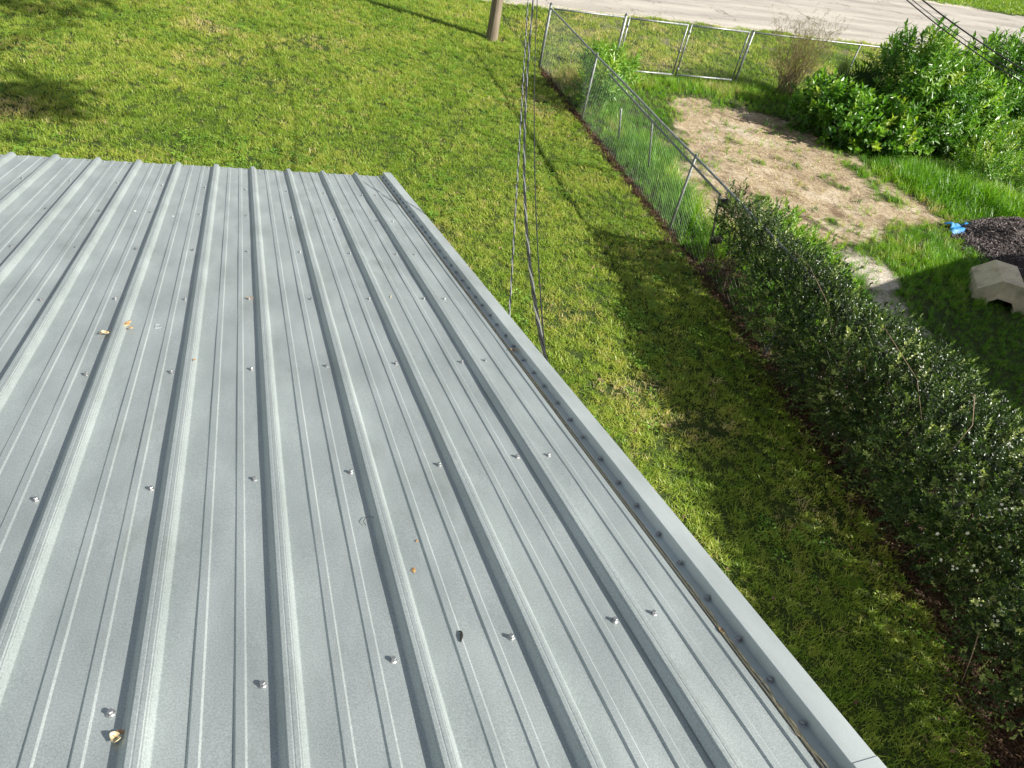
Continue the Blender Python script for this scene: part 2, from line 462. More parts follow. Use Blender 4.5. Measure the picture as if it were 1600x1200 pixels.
dirt = ramp(nt_, n2, [(0.25, (0.16, 0.12, 0.075)), (0.5, (0.36, 0.285, 0.185)), (0.75, (0.56, 0.47, 0.33))])
dirt = mixc(nt_, ramp(nt_, noise(nt_, p_, 1.7, 8, 0.7), [(0.50, 0), (0.64, 0.8)]), dirt, (0.14, 0.09, 0.06))
dirt = mixc(nt_, ramp(nt_, noise(nt_, p_, 0.9, 9, 0.72), [(0.50, 0), (0.66, 0.75)]), dirt, (0.64, 0.56, 0.44))
sand = ramp(nt_, n2, [(0.3, (0.36, 0.32, 0.26)), (0.7, (0.62, 0.57, 0.49))])
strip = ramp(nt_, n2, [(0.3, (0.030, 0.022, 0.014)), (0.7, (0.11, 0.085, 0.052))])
def gate(ch, nz, lo=0.35, hi=0.62):
    a = nt_.nodes.new('ShaderNodeMath'); a.operation = 'MULTIPLY_ADD'; nt_.links.new(nz, a.inputs[0]); a.inputs[1].default_value = 0.5; nt_.links.new(ch, a.inputs[2])
    return ramp(nt_, a.outputs[0], [(lo + .2, 0), (hi + .2, 1)])
c = mixc(nt_, gate(sp.outputs[0], n2, .25, .80), turf, dirt)
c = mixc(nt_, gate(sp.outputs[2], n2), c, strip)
c = mixc(nt_, gate(sp.outputs[1], n2, .22, .66), c, sand)
c = mixc(nt_, 0.45, c, ramp(nt_, n3, [(0.3, 0.45), (0.7, 1.0)]), 'MULTIPLY')
nt_.links.new(c, b_.inputs['Base Color']); b_.inputs['Roughness'].default_value = 0.95; b_.inputs['Specular IOR Level'].default_value = 0.15
bump(nt_, n2, 0.8, 0.03, b_)
me.materials.append(m)
ground = bpy.data.objects.new('ground', me); col.objects.link(ground); tag(ground, kind='structure')

# ------------------------------------------------------------------ road
m, nt_, b_ = mat('old_asphalt')
p_ = pos(nt_)
mp_ = nt_.nodes.new('ShaderNodeMapping'); mp_.inputs['Scale'].default_value = (0.22, 1.5, 1); mp_.inputs['Rotation'].default_value = (0, 0, 0.03); nt_.links.new(p_, mp_.inputs[0])
streak = noise(nt_, mp_.outputs[0], 1.0, 5, 0.6)
agg = noise(nt_, p_, 45, 3, 0.8)
base_ = ramp(nt_, streak, [(0.28, (0.27, 0.25, 0.22)), (0.55, (0.42, 0.39, 0.345)), (0.75, (0.50, 0.465, 0.41))])
base_ = mixc(nt_, 0.75, base_, ramp(nt_, agg, [(0.3, 0.55), (0.7, 1.1)]), 'MULTIPLY')
def cracks(scale, wid, seed):
    mq = nt_.nodes.new('ShaderNodeMapping'); mq.inputs['Location'].default_value = (seed, seed * 2, 0); nt_.links.new(p_, mq.inputs[0])
    dn = nt_.nodes.new('ShaderNodeTexNoise'); dn.inputs['Scale'].default_value = 2.2; dn.inputs['Detail'].default_value = 4; nt_.links.new(mq.outputs[0], dn.inputs['Vector'])
    ad = nt_.nodes.new('ShaderNodeVectorMath'); ad.operation = 'MULTIPLY_ADD'; nt_.links.new(dn.outputs['Color'], ad.inputs[0]); ad.inputs[1].default_value = (1.6, 1.6, 0); nt_.links.new(mq.outputs[0], ad.inputs[2])
    v = nt_.nodes.new('ShaderNodeTexVoronoi'); v.feature = 'DISTANCE_TO_EDGE'; v.inputs['Scale'].default_value = scale; nt_.links.new(ad.outputs[0], v.inputs['Vector'])
    return ramp(nt_, v.outputs['Distance'], [(0.0, 0), (wid, 1)])
ck = cracks(0.42, 0.012, 3.1)
breakup = ramp(nt_, noise(nt_, p_, 0.6, 3), [(0.44, 0), (0.58, 1)])
ckm = mixc(nt_, breakup, (1, 1, 1), ck)
c = mixc(nt_, 1.0, base_, mixc(nt_, ckm, (0.28, 0.25, 0.21), (1, 1, 1)), 'MULTIPLY')
nt_.links.new(c, b_.inputs['Base Color']); b_.inputs['Roughness'].default_value = 0.9; b_.inputs['Specular IOR Level'].default_value = 0.2
bump(nt_, agg, 0.5, 0.01, b_)
mb = MB()
xs = list(np.arange(-30, 70, 0.35))
xs = [-400, -200, -100, -60] + xs + [100, 200, 400]
va = []
for x in xs:
    j = float(vnoise(np.array([x * 1.7]), np.array([0.0]), 5)[0] - .5) * 0.22 + float(vnoise(np.array([x * 5.]), np.array([3.0]), 6)[0] - .5) * 0.10
    k = float(vnoise(np.array([x * 1.3]), np.array([9.0]), 7)[0] - .5) * 0.5
    y0 = 20.95 + j; y1 = 28.75 - 0.035 * (x - 33) * (abs(x) < 80) + k
    va += [(x, y0, -0.008), (x, y0 + 0.10, 0.006), (x, (y0 + y1) / 2, 0.03), (x, y1 - 0.1, 0.006), (x, y1, -0.008)]
n_ = len(xs)
mb.add(va, [(i * 5 + k, (i + 1) * 5 + k, (i + 1) * 5 + k + 1, i * 5 + k + 1) for i in range(n_ - 1) for k in range(4)])
road = mb.build('road', m, smooth=True); tag(road, kind='structure')

# ------------------------------------------------------------------ the house with the metal roof
RO = Vector((-0.23948, 4.65367, 2.77641))
RM = Matrix(((0.99935928, 0.0, 0.03579134), (-0.00925794, 0.96596727, 0.25849858), (-0.03457326, -0.25866431, 0.96534836)))
RM4 = Matrix.Translation(RO) @ RM.to_4x4()
PITCH = 0.2286
VEND = -6.6
house = empty('house', (0, 2.0, 0))
tag(house, 'house in the foreground under a ribbed galvalume metal roof with a raised rake trim', 'house')
hinv = Matrix.Translation(-house.location)
def onroof(o):
    """put an object built in roof coordinates (u across ribs, v up-slope negative, w out) on the roof"""
    o.parent = house; o.matrix_parent_inverse = Matrix(); o.matrix_local = hinv @ RM4
    return o
def put_roof(o, u, v, w=0.0, rz=0.0, tilt=(0, 0)):
    o.parent = house; o.matrix_parent_inverse = Matrix()
    o.matrix_local = hinv @ RM4 @ Matrix.Translation((u, v, w)) @ Matrix.Rotation(rz, 4, 'Z') @ Matrix.Rotation(tilt[0], 4, 'X') @ Matrix.Rotation(tilt[1], 4, 'Y')
    return o
RIB = [(-.0230, 0), (-.0215, .0008), (-.0120, .0155), (-.0105, .0163), (-.0085, .0190), (-.0020, .0192), (0.0, .0186), (.0020, .0192), (.0085, .0190), (.0100, .0166), (.0122, .0163), (.0140, .0126), (.0155, .0118), (.0215, .0008), (.0230, 0)]
MIN = [(-.0105, 0), (-.0070, .0032), (.0070, .0032), (.0105, 0)]
def panel_profile(k0, k1, rgt_lap):
    P = []
    for k in range(k0, k1 + 1):
        c = k * PITCH
        rib = [(c + a, b) for a, b in RIB]
        if k == k0: rib = [(c + a * 1.05, b + 0.0013) for a, b in RIB]
        if k == k1 and rgt_lap: rib = [(c + a, b) for a, b in RIB[:-1]]
        P += rib
        if k < k1:
            for t in (0.36, 0.655): P += [(c + PITCH * t + a, b) for a, b in MIN]
    return P
vs_ = [0.0, -0.004] + list(np.linspace(-0.1, VEND, 30))
def roof_panel(k0, k1, last=False):
    P = panel_profile(k0, k1, True)
    if last: P = [p for p in P if p[0] < 1.112]
    mb = MB(); ph = rng.uniform(0, 6)
    v = []
    for j, vv in enumerate(vs_):
        for (a, b) in P:
            # very slight waviness of the thin sheet in the pans
            wv = 0.0009 * math.sin(vv * 5.1 + ph + a * 9) + 0.0006 * math.sin(vv * 12.7 + a * 23)
            v.append((a, vv + (0.0 if j else 0.002 * math.sin(a * 40)), b + wv * (1 if b < 0.001 else 0.25)))
    n = len(P)
    mb.add(v, [(j * n + i + 1, j * n + i, (j + 1) * n + i, (j + 1) * n + i + 1) for j in range(len(vs_) - 1) for i in range(n - 1)])
    o = onroof(link(bpy.data.objects.new('roof_panel', mb.mesh('roof_panel', M['roof']))))
    md = o.modifiers.new('sheet', 'SOLIDIFY'); md.thickness = 0.0007; md.offset = -1
    return o
for a, b in ((0, 4), (-4, 0), (-8, -4), (-12, -8), (-16, -12)): roof_panel(a, b)
roof_panel(4, 5, last=True)
# rake trim: flange, upstand, wide top, outer drop
def trim_piece(v0, v1, lift):
    prof = [(1.0835, .0034), (1.0845, .0044), (1.106, .0040), (1.1085, .0300), (1.1100, .0312), (1.1640, .0300), (1.1655, .0285), (1.1665, -.110), (1.160, -.116), (1.1640, -.110), (1.1635, .0270), (1.1100, .0288), (1.1072, .0018), (1.084, .0014)]
    mb = MB(); js = list(np.linspace(v0, v1, 14)); v = []
    for j, vv in enumerate(js):
        for i, (a, b) in enumerate(prof):
            du = 0.0015 * math.sin(vv * 7.3) + 0.0008 * math.sin(vv * 19) if i in (0, 1, 13) else 0.0006 * math.sin(vv * 3.1)
            v.append((a + du, vv, b + lift + (0.0012 * abs(math.sin(vv * 14.3)) if i in (0, 1, 13) else 0.0007 * math.sin(vv * 2.3 + i))))
    n = len(prof)
    fs = [(j * n + i, j * n + (i + 1) % n, (j + 1) * n + (i + 1) % n, (j + 1) * n + i) for j in range(len(js) - 1) for i in range(n)]
    mb.add(v, fs)
    return onroof(link(bpy.data.objects.new('rake_trim', mb.mesh('rake_trim', M['trim']))))
trim_piece(0.012, -4.66, 0.0)
trim_piece(-4.625, VEND, 0.0022)
# screws: hex head on a washer
def screw_mesh():
    mb = MB()
    def ring(r, z, n): return [(r * math.cos(2 * PI * k / n + .2), r * math.sin(2 * PI * k / n + .2), z) for k in range(n)]
    def loft(rs, n):
        v = [p for r, z in rs for p in ring(r, z, n)]
        fs = [(i * n + k, i * n + (k + 1) % n, (i + 1) * n + (k + 1) % n, (i + 1) * n + k) for i in range(len(rs) - 1) for k in range(n)]
        fs.append(tuple((len(rs) - 1) * n + k for k in range(n)))
        mb.add(v, fs)
    loft([(.0072, 0), (.0074, .0012), (.0058, .0026)], 12)
    loft([(.0052, .0024), (.0052, .0072), (.0044, .0082)], 6)
    return mb.mesh('screw', M['screw'])
scm = screw_mesh()
S0 = 0.6028
def screw(u, v, w):
    o = bpy.data.objects.new('screw', scm); col.objects.link(o)
    o2 = put_roof(o, u, v, w, random.uniform(0, 6), (random.uniform(-.08, .08), random.uniform(-.08, .08)))
    return o
for k in range(-11, 5):
    for j in range(1, 11):
        screw(k * PITCH - 0.0452 + random.uniform(-.003, .003), -j * S0 + random.uniform(-.004, .004), 0.0004)
for j in range(1, 11): screw(4 * PITCH + 0.0459, -j * S0 + random.uniform(-.004, .004), 0.0004)
for k in range(-11, 6):
    screw(k * PITCH - 0.045, -0.052 + random.uniform(-.006, .006), 0.0004)
    if k < 5: screw(k * PITCH + 0.040, -0.050 + random.uniform(-.006, .006), 0.0004)
v = -0.06
while v > VEND + 0.05:
    screw(1.0985 + random.uniform(-.002, .002), v, 0.0040); v -= 0.108 + random.uniform(-.012, .012)

# small things lying on the roof: each a thing of its own
def lay(o, label, cat, u, v, w=0.003, rz=0.0, group=None):
    o.matrix_world = RM4 @ Matrix.Translation((u, v, w)) @ Matrix.Rotation(rz, 4, 'Z')
    return tag(o, label, cat, group)
M['deadleaf'] = simple('curled_dead_leaf', (0.42, 0.26, 0.12), 0.6, 0, 60, 0.55)
M['paleleaf'] = simple('pale_dead_leaf', (0.60, 0.50, 0.30), 0.6, 0, 60, 0.5)
M['dark'] = simple('dark_debris', (0.02, 0.017, 0.014), 0.7)
M['rust'] = simple('rust_stain', (0.34, 0.20, 0.07), 0.8, 0, 90, 0.4)
M['dropping'] = simple('bird_dropping', (0.62, 0.62, 0.58), 0.8, 0, 90, 0.3)
def curled(name, L, W, curl, m, seg=7, fold=0.5):
    mb = MB(); v = []
    for i in range(seg + 1):
        t = i / seg; a = (t - .5) * curl
        r = L / max(curl, .01)
        cy_, cz_ = r * math.sin(a), r * (1 - math.cos(a))
        wd = W * math.sin(PI * (0.06 + 0.90 * t)) ** 0.8 / 2
        up = fold * wd
        tw = random.uniform(-.15, .15) * W
        v += [(-wd + tw, cy_, cz_ + up), (tw, cy_, cz_ + .0005), (wd + tw, cy_, cz_ + up * 1.3)]
    mb.add(v, [(i * 3 + k, i * 3 + k + 1, i * 3 + k + 4, i * 3 + k + 3) for i in range(seg) for k in range(2)])
    o = mb.build(name, m, smooth=True)
    md = o.modifiers.new('t', 'SOLIDIFY'); md.thickness = 0.0006
    return o
e = empty('dead_leaf'); 
for L, W, cu, rz, dx, m_ in ((.026, .014, 2.6, .3, 0, M['paleleaf']), (.018, .010, 1.8, 1.4, .006, M['deadleaf'])):
    o = curled('leaf_lobe', L, W, cu, m_); o.parent = e; o.matrix_local = Matrix.Translation((dx, dx, 0.001)) @ Matrix.Rotation(rz, 4, 'Z')
lay(e, 'tan curled dead leaf beside a screw at the lower left corner of the metal roof', 'dead leaf', -0.030, -4.275, .003, .4)
e = empty('dead_leaf')
for L, W, cu, rz, dx, m_ in ((.036, .016, 1.6, .6, 0, M['paleleaf']), (.030, .011, 1.9, 2.2, -.008, M['deadleaf']), (.022, .008, 2.2, -.7, .010, M['paleleaf'])):
    o = curled('leaf_lobe', L, W, cu, m_); o.parent = e; o.matrix_local = Matrix.Translation((dx, abs(dx) * .5, 0.001)) @ Matrix.Rotation(rz, 4, 'Z')
lay(e, 'bunched pale brown leaf caught against the left side of a tall rib at mid roof', 'dead leaf', -0.262, -2.722, .003, .2)
lay(curled('dead_leaf', .028, .013, 1.8, M['deadleaf']), 'small orange brown leaf covering a screw near the seventh rib of the roof', 'dead leaf', 0.186, -2.41, .004, 1.2)
lay(curled('dead_leaf', .032, .012, 1.9, M['deadleaf']), 'rusty leaf lying on the rake trim flange near the overhead cable', 'dead leaf', 1.090, -2.945, .006, 1.3)
lay(curled('dead_leaf', .014, .008, 2.0, M['deadleaf']), 'tiny orange leaf scrap on the rib left of the roof centre', 'dead leaf', 0.018, -2.975, .02, 0.6)
lay(curled('dead_leaf', .016, .010, 2.0, M['deadleaf']), 'brown leaf scrap against the rake flange at the lower right of the roof', 'dead leaf', 1.077, -4.30, .004, 0.2)
lay(curled('dead_leaf', .030, .004, 0.7, M['paleleaf']), 'slim green grey leaf sliver lying on the roof pan near a rib at mid roof', 'dead leaf', 0.735, -2.39, .003, -0.35)
mb = MB()
for _ in range(7):
    c_ = Vector((random.uniform(-.012, .012), random.uniform(-.03, .03), .002)); r = random.uniform(.002, .005)
    mb.box(c_, (r * 2, r * 2.6, r), Matrix.Rotation(random.uniform(0, 3), 3, 'Z'))
lay(mb.build('debris_crumbs', M['deadleaf']), 'crumbs of dry leaf on the bright face of a rib left of the stamped tag', 'debris', -0.205, -2.665, .009, 0.1)
mb = MB(); mb.tube([(-.006, -.012, .002), (0, -.002, .004), (.003, .008, .003), (.0, .014, .002)], [.0015, .003, .0025, .001], 6)
lay(mb.build('dead_insect', M['dark']), 'black dead insect on a small rib in the lower middle of the roof', 'insect', 0.547, -4.196, .003, 0.1)
mb = MB(); mb.tube([(-.012, .004, .002), (-.016, .018, .004), (-.006, .030, .005), (.008, .030, .004), (.012, .018, .002)], .0007, 5)
lay(mb.build('wire_curl', M['dark']), 'thin dark curl of wire beside a tall rib low on the roof', 'wire', 0.43, -3.84, .002, 0.0)
def frame_mark():
    mb = MB(); W_, L_, t = .016, .030, .0018
    mb.box((-W_ / 2, 0, .0008), (t, L_, .0016)); mb.box((W_ / 2, 0, .0008), (t, L_, .0016))
    mb.box((0, -L_ / 2 + t / 2, .0009), (W_ - t, t, .0016)); mb.box((0, L_ / 2 - t / 2, .0009), (W_ - t, t, .0016))
    return mb
o = frame_mark().build('stamped_tag', M['trim']); put_roof(o, -0.113, -2.661, .0003, 0.05); o['label'] = 'small rectangular outline stamped into the roof pan'
def blot(name, r, m, label, cat, u, v, w=.0012, n=14):
    mb = MB(); ph = random.uniform(0, 6)
    pts = [(r * (1 + .35 * math.sin(3 * a + ph) + .2 * math.sin(7 * a)) * math.cos(a), r * 1.5 * (1 + .35 * math.sin(2 * a + ph)) * math.sin(a), 0) for a in [2 * PI * k / n for k in range(n)]]
    mb.add(pts + [(0, 0, .0012)], [(k, (k + 1) % n, n) for k in range(n)])
    lay(mb.build(name, m), label, cat, u, v, w)
blot('rust_spot', .0045, M['rust'], 'rust brown spot on the roof pan in the lower middle right of the fourth rib', 'stain', 0.496, -3.997)
blot('rust_spot', .003, M['rust'], 'faint ochre spot just above the rust brown spot on the roof pan', 'stain', 0.522, -3.905)
blot('bird_dropping', .007, M['dropping'], 'white dropping on the roof pan near the far eave, left of the other one', 'dropping', -0.348, -1.182)
blot('bird_dropping', .006, M['dropping'], 'white smear beside a small rib near the far eave, right of the other one', 'dropping', -0.169, -1.253)
# roots and dry twig lying along the flange of the trim
mb = MB(); pts = []
for i in range(60):
    v_ = -4.15 - i * 0.0125
    pts.append((1.0815 + .0025 * math.sin(i * .9) + .002 * math.sin(i * .37), v_, .0042 + .002 * abs(math.sin(i * .6))))
mb.tube(pts, [.0008 + .0010 * min(1, i / 30) for i in range(60)], 5)
for i in range(24, 60, 4): mb.tube([pts[i], (pts[i][0] + random.uniform(-.008, .008), pts[i][1] + .012, .005), (pts[i][0] + random.uniform(-.01, .01), pts[i][1] + .024, .007)], [.0012, .0008, .0004], 4)
o = mb.build('dry_root', M['paleleaf']); o.matrix_world = RM4; tag(o, 'thin dry root lying along the edge of the rake trim at the lower right', 'root')
# edge sealant line and dark gap between flange and pan
mb = MB(); mb.tube([(1.0822 + .0012 * math.sin(i * 1.3), -0.05 - i * 0.1, .0016) for i in range(64)], .0008, 5)
onroof(mb.build('sealant_bead', M['dark']))
# walls, fascia and soffit below the roof (mostly hidden)
def roofz(y, x=0): 
    u = x - RO.x; return RO.z + (-0.03457) * u + (-0.25866 / 0.96597) * (y - RO.y)
mb = MB(); x0, x1, y0, y1 = -3.9, 0.72, -1.6, 4.35
vs4 = [(x0, y0, -.1), (x1, y0, -.1), (x1, y1, -.1), (x0, y1, -.1)] + [(x, y, roofz(y, x) - .16) for x, y in ((x0, y0), (x1, y0), (x1, y1), (x0, y1))]
mb.add(vs4, [(3, 2, 1, 0), (4, 5, 6, 7), (0, 1, 5, 4), (1, 2, 6, 5), (2, 3, 7, 6), (3, 0, 4, 7)])
mb.build('wall', M['siding'], house)
mb = MB(); mb.box((-1.38, -0.018, -.09), (5.05, .025, .14)); onroof(mb.build('fascia_board', M['wood_white']))
mb = MB(); mb.box((1.135, -3.3, -.09), (.030, 6.5, .14)); onroof(mb.build('barge_board', M['wood_white']))
mb = MB(); mb.box((-1.38, -3.3, -.030), (4.95, 6.5, .020)); onroof(mb.build('roof_deck', M['wood_white']))

# ------------------------------------------------------------------ neighbour's house (outside the frame, throws the shade over the yard)
nb = empty('neighbour_house', (16.0, 0.0, 0))
tag(nb, 'pale neighbouring house with a low gable roof right of the hedge and yard', 'house')
mb = MB(); mb.box((16.4, -0.4, 1.45), (7.6, 8.2, 3.1)); mb.build('wall', M['siding'], nb)
mb = MB()
mb.add([(12.1, 4.13, 3.02), (20.7, 4.13, 3.02), (20.7, -4.9, 3.02), (12.1, -4.9, 3.02), (12.1, 4.13, 3.18), (20.7, 4.13, 3.18), (20.7, -4.9, 3.18), (12.1, -4.9, 3.18), (16.4, 4.13, 4.3), (16.4, -4.9, 4.3)],
       [(0, 1, 2, 3), (0, 4, 8, 5, 1), (3, 2, 6, 9, 7), (4, 7, 9, 8), (5, 8, 9, 6), (0, 3, 7, 4), (1, 5, 6, 2)])
mb.build('roof', M['shingle'], nb)
for y_ in (-2.6, 1.2):
    mb = MB(); mb.box((12.57, y_, 1.6), (.06, 1.1, 1.2)); wf = mb.build('window', M['wood_white'], nb)
    mb = MB(); mb.box((12.55, y_, 1.6), (.05, .95, 1.05)); pn = mb.build('pane', M['glass']); pn.parent = wf; pn.matrix_parent_inverse = wf.matrix_world.inverted() if False else Matrix.Translation(-nb.location + Vector((0, 0, 0))) @ Matrix()
    pn.matrix_parent_inverse = Matrix(); pn.location = (0, 0, 0)

# ------------------------------------------------------------------ chain-link fences
def chain_mesh(P0, P1, z0, z1, pitch=0.062, r=0.0016, amp=0.0):
    """woven zig-zag wires between two ground points; returns an MB"""
    mb = MB(); P0 = Vector(P0); P1 = Vector(P1)
    L = (P1 - P0).length; d = (P1 - P0) / L; nrm = Vector((-d.y, d.x, 0))
    n = int(L / pitch); h = z1 - z0; seg = int(round(h / (pitch * 0.5)))
    V = []; F = []
    for i in range(n):
        for j in range(seg + 1):
            s = i * pitch + (pitch if (j + i) % 2 == 0 else 0) * 1.0
            z = z0 + h * j / seg
            off = 0.0018 * (1 if j % 2 else -1)
            bulge = amp * math.sin(s * 1.3 + 0.7) * math.sin(PI * (z - z0) / h) if amp else 0
            c = P0 + d * min(s, L) + nrm * (off + bulge) + Vector((0, 0, z))
            o = len(V)
            V += [tuple(c + nrm * r), tuple(c - nrm * r * .5 + d * r * .9), tuple(c - nrm * r * .5 - d * r * .9)]
            if j: 
                for k in range(3): F.append((o - 3 + k, o - 3 + (k + 1) % 3, o + (k + 1) % 3, o + k))
    mb.v = V; mb.f = F; mb.m = [0] * len(F)
    return mb
def FX(y, z=0): return Vector((float(fence_x(y)), y, z))
sf = empty('chain_link_fence', (6.37, 15.55, 0))
tag(sf, 'chain link side fence running from the corner post down into the hedge', 'fence')
ys_posts = [15.55, 12.62, 8.41, 5.4, 2.4, -0.6]
for i, y_ in enumerate(ys_posts):
    mb = MB(); c = FX(y_); r = 0.032 if i == 0 else 0.022
    mb.tube([c + Vector((0, 0, -.1)), c + Vector((0, 0, 1.27 if i else 1.33))], r, 10)
    mb.tube([c + Vector((0, 0, 1.27 if i else 1.33)), c + Vector((0, 0, 1.31 if i else 1.37))], [r * 1.15, r * .35], 10)
    mb.build('post', M['galv_dull'], sf, True)
mb = MB(); mb.tube([FX(15.55 - i * 0.6, 1.25 + .006 * math.sin(i * 1.1)) for i in range(28)], 0.0185, 8)
mb.build('top_rail', M['galv'], sf, True)
o = chain_mesh(FX(15.5), FX(7.9), 0.04, 1.24, amp=.02).build('chain_link_mesh', M['wire'], sf); o['kind'] = 'stuff'
o = chain_mesh(FX(7.88), FX(-0.6), 0.04, 1.24, pitch=.08, amp=.02).build('chain_link_mesh', M['wire'], sf); o['kind'] = 'stuff'

# gate line by the road
def gy_at(x): return 15.52 - 0.02 * (x - 6.5)
gf = empty('chain_link_fence', (7.3, 15.5, 0)); tag(gf, 'short chain link fence bay between the corner post and the gates', 'fence')
mb = MB(); mb.tube([(6.45, gy_at(6.45), 1.25), (8.17, gy_at(8.17), 1.25)], .0185, 8); mb.build('top_rail', M['galv'], gf, True)
mb = MB(); c = Vector((8.20, gy_at(8.2), 0)); mb.tube([c - Vector((0, 0, .1)), c + Vector((0, 0, 1.30))], .034, 10); mb.tube([c + Vector((0, 0, 1.30)), c + Vector((0, 0, 1.345))], [.038, .012], 10)
mb.build('post', M['galv'], gf, True)
o = chain_mesh((6.45, gy_at(6.45), 0), (8.15, gy_at(8.15), 0), .04, 1.24).build('chain_link_mesh', M['wire'], gf); o['kind'] = 'stuff'
def gate_leaf(xa, xb, label):
    g = empty('gate_leaf', (xa, gy_at(xa), 0)); tag(g, label, 'gate', 'double gate facing the road')
    A = Vector((xa, gy_at(xa), 0)); B = Vector((xb, gy_at(xb), 0))
    Z = lambda p, z: p + Vector((0, 0, z))
    for nm, pts in (('top_rail', [Z(A, 1.24), Z(B, 1.24)]), ('bottom_rail', [Z(A, .11), Z(B, .11)]), ('upright', [Z(A, .07), Z(A, 1.26)]), ('upright', [Z(B, .07), Z(B, 1.26)])):
        mb = MB(); mb.tube(pts, .021, 10); mb.build(nm, M['galv'], g, True)
    for (q_, z_) in ((A, .25), (A, 1.08), (B, .66)):
        mb = MB(); mb.tube([Z(q_, z_ - .03), Z(q_, z_ + .03)], .031, 8); mb.build('clamp', M['galv_dull'], g, True)
    o = chain_mesh(A, B, .12, 1.23).build('chain_link_mesh', M['wire'], g); o['kind'] = 'stuff'
gate_leaf(8.30, 9.83, 'left leaf of the chain link double gate, next to the short fence bay')
gate_leaf(9.93, 11.55, 'right leaf of the chain link double gate with its pale bottom rail in the grass')
rf = empty('chain_link_fence', (11.66, 15.45, 0)); tag(rf, 'chain link fence along the verge running behind the bushes right of the gates', 'fence')
for x_ in (11.66, 14.96, 18.0, 21.0, 24.0):
    mb = MB(); r = .034 if x_ < 12 else .019; c = Vector((x_, gy_at(x_), 0)); mb.tube([c - Vector((0, 0, .1)), c + Vector((0, 0, 1.27))], r, 10); mb.tube([c + Vector((0, 0, 1.27)), c + Vector((0, 0, 1.31))], [r * 1.1, r * .3], 10)
    mb.build('post', M['galv_dull'] if x_ > 12 else M['galv'], rf, True)
mb = MB(); mb.tube([(11.66 + i * 1.03, gy_at(11.66 + i * 1.03), 1.245) for i in range(13)], .0175, 8); mb.build('top_rail', M['galv'], rf, True)
o = chain_mesh((11.70, gy_at(11.7), 0), (17.5, gy_at(17.5), 0), .04, 1.24, pitch=.075).build('chain_link_mesh', M['wire'], rf); o['kind'] = 'stuff'

# a loose gate leaned on the far side of the side fence
lg = empty('leaning_gate', (6.5, 7.5, 0)); tag(lg, 'loose chain link gate panel with black hinges leaning against the side fence', 'gate')
top = lambda y: Vector((6.06 + .045 * (y - 7.4), y, 1.17)); bot = lambda y: Vector((6.55 + .02 * (y - 7.4), y + .35, .12))
mb = MB(); mb.tube([top(11.9), top(9.6), top(7.42)], .017, 8); mb.build('top_rail', M['galv_dull'], lg, True)
mb = MB(); mb.tube([top(7.42), (top(7.42) + bot(7.42)) / 2, bot(7.42)], .020, 8); mb.build('upright', M['galv_dull'], lg, True)
mb = MB(); mb.tube([top(9.85), bot(9.85) + Vector((0, 0, .1))], .016, 8); mb.build('upright', M['galv_dull'], lg, True)
mb = MB(); mb.tube([top(11.2) * .62 + bot(11.2) * .38, bot(11.2)], .019, 8); mb.build('upright', M['galv'], lg, True)
for f_ in (0.14, 0.86):
    c = top(7.42).lerp(bot(7.42), f_)
    mb = MB()
    for k in range(4): mb.tube([c + Vector((.02 + .045 * k, -.01, .055)), c + Vector((.03 + .045 * k, -.01, -.055))], .030, 8)
    mb.tube([c + Vector((-.01, 0, 0)), c + Vector((.2, -.01, 0))], .012, 6)
    mb.build('hinge', M['blackplastic'], lg, True)

# ------------------------------------------------------------------ utility pole and overhead lines
pl = empty('utility_pole', (5.72, 17.32, 0)); tag(pl, 'weathered brown wooden utility pole standing on the lawn near the road', 'utility pole')
mb = MB(); pts = [(5.72 + .012 * z, 17.32, z) for z in (-.2, 0, .5, 1, 1.5, 2.5, 4, 6, 8.6)]
mb.tube(pts, [.15, .145, .138, .134, .132, .127, .12, .11, .10], 18); mb.build('shaft', M['pole'], pl, True)
mb = MB(); mb.box((5.80, 17.32, 8.1), (.12, 1.5, .11)); mb.build('crossarm', M['pole'], pl)
for dy in (-.65, 0, .65):
    mb = MB(); mb.tube([(5.80, 17.32 + dy, 8.15), (5.80, 17.32 + dy, 8.2), (5.80, 17.32 + dy, 8.27)], [.03, .05, .025], 10); mb.build('insulator', M['blackplastic'], pl, True)
mb = MB(); mb.box((5.72, 17.17, 6.9), (.06, .06, .4)); mb.build('cable_bracket', M['galv'], pl)
PT = Vector((5.76, 17.15, 6.95))
def hang(A, B, sag, n=60):
    A = Vector(A); B = Vector(B)
    return [A.lerp(B, i / n) - Vector((0, 0, 4 * sag * (i / n) * (1 - i / n))) for i in range(n + 1)]
def twist(path, r, turns, ph):
    out = []; n = len(path)
    L = (path[-1] - path[0]).normalized(); a = L.cross(Vector((0, 0, 1))).normalized(); b = a.cross(L)
    for i, p in enumerate(path):
        t = ph + turns * 2 * PI * i / (n - 1); out.append(p + a * r * math.cos(t) + b * r * math.sin(t))
    return out
E1 = Vector((1.13, 1.55, 2.45)); 
WN = {'near': (1.46, 2.69, 2.69)}
tr = empty('service_cable', tuple(PT)); tag(tr, 'thick twisted black and silver service cable dropping past the roof edge to the pole', 'cable')
path = hang((0.99, 1.60, 3.354), PT + Vector((.449, 0, 0)), 2.478, 420)
for k in range(3):
    mb = MB(); mb.tube(twist(path, .0072, 24, k * 2 * PI / 3), .0058 if k < 2 else .0056, 6); mb.build('conductor', M['cable'] if k < 2 else M['alu'], tr, True)
mb = MB(); path = hang((1.171, 1.55, 2.617), PT + Vector((.2986, 0, -.35)), 1.669, 120)
mb.tube(path, .0050, 6); o = mb.build('telephone_line', M['cable'], None, True); tag(o, 'plain thin black line hanging right of the twisted service cable', 'cable')
sw = empty('steel_line', tuple(PT)); tag(sw, 'thin speckled steel line hanging left of the twisted service cable', 'cable')
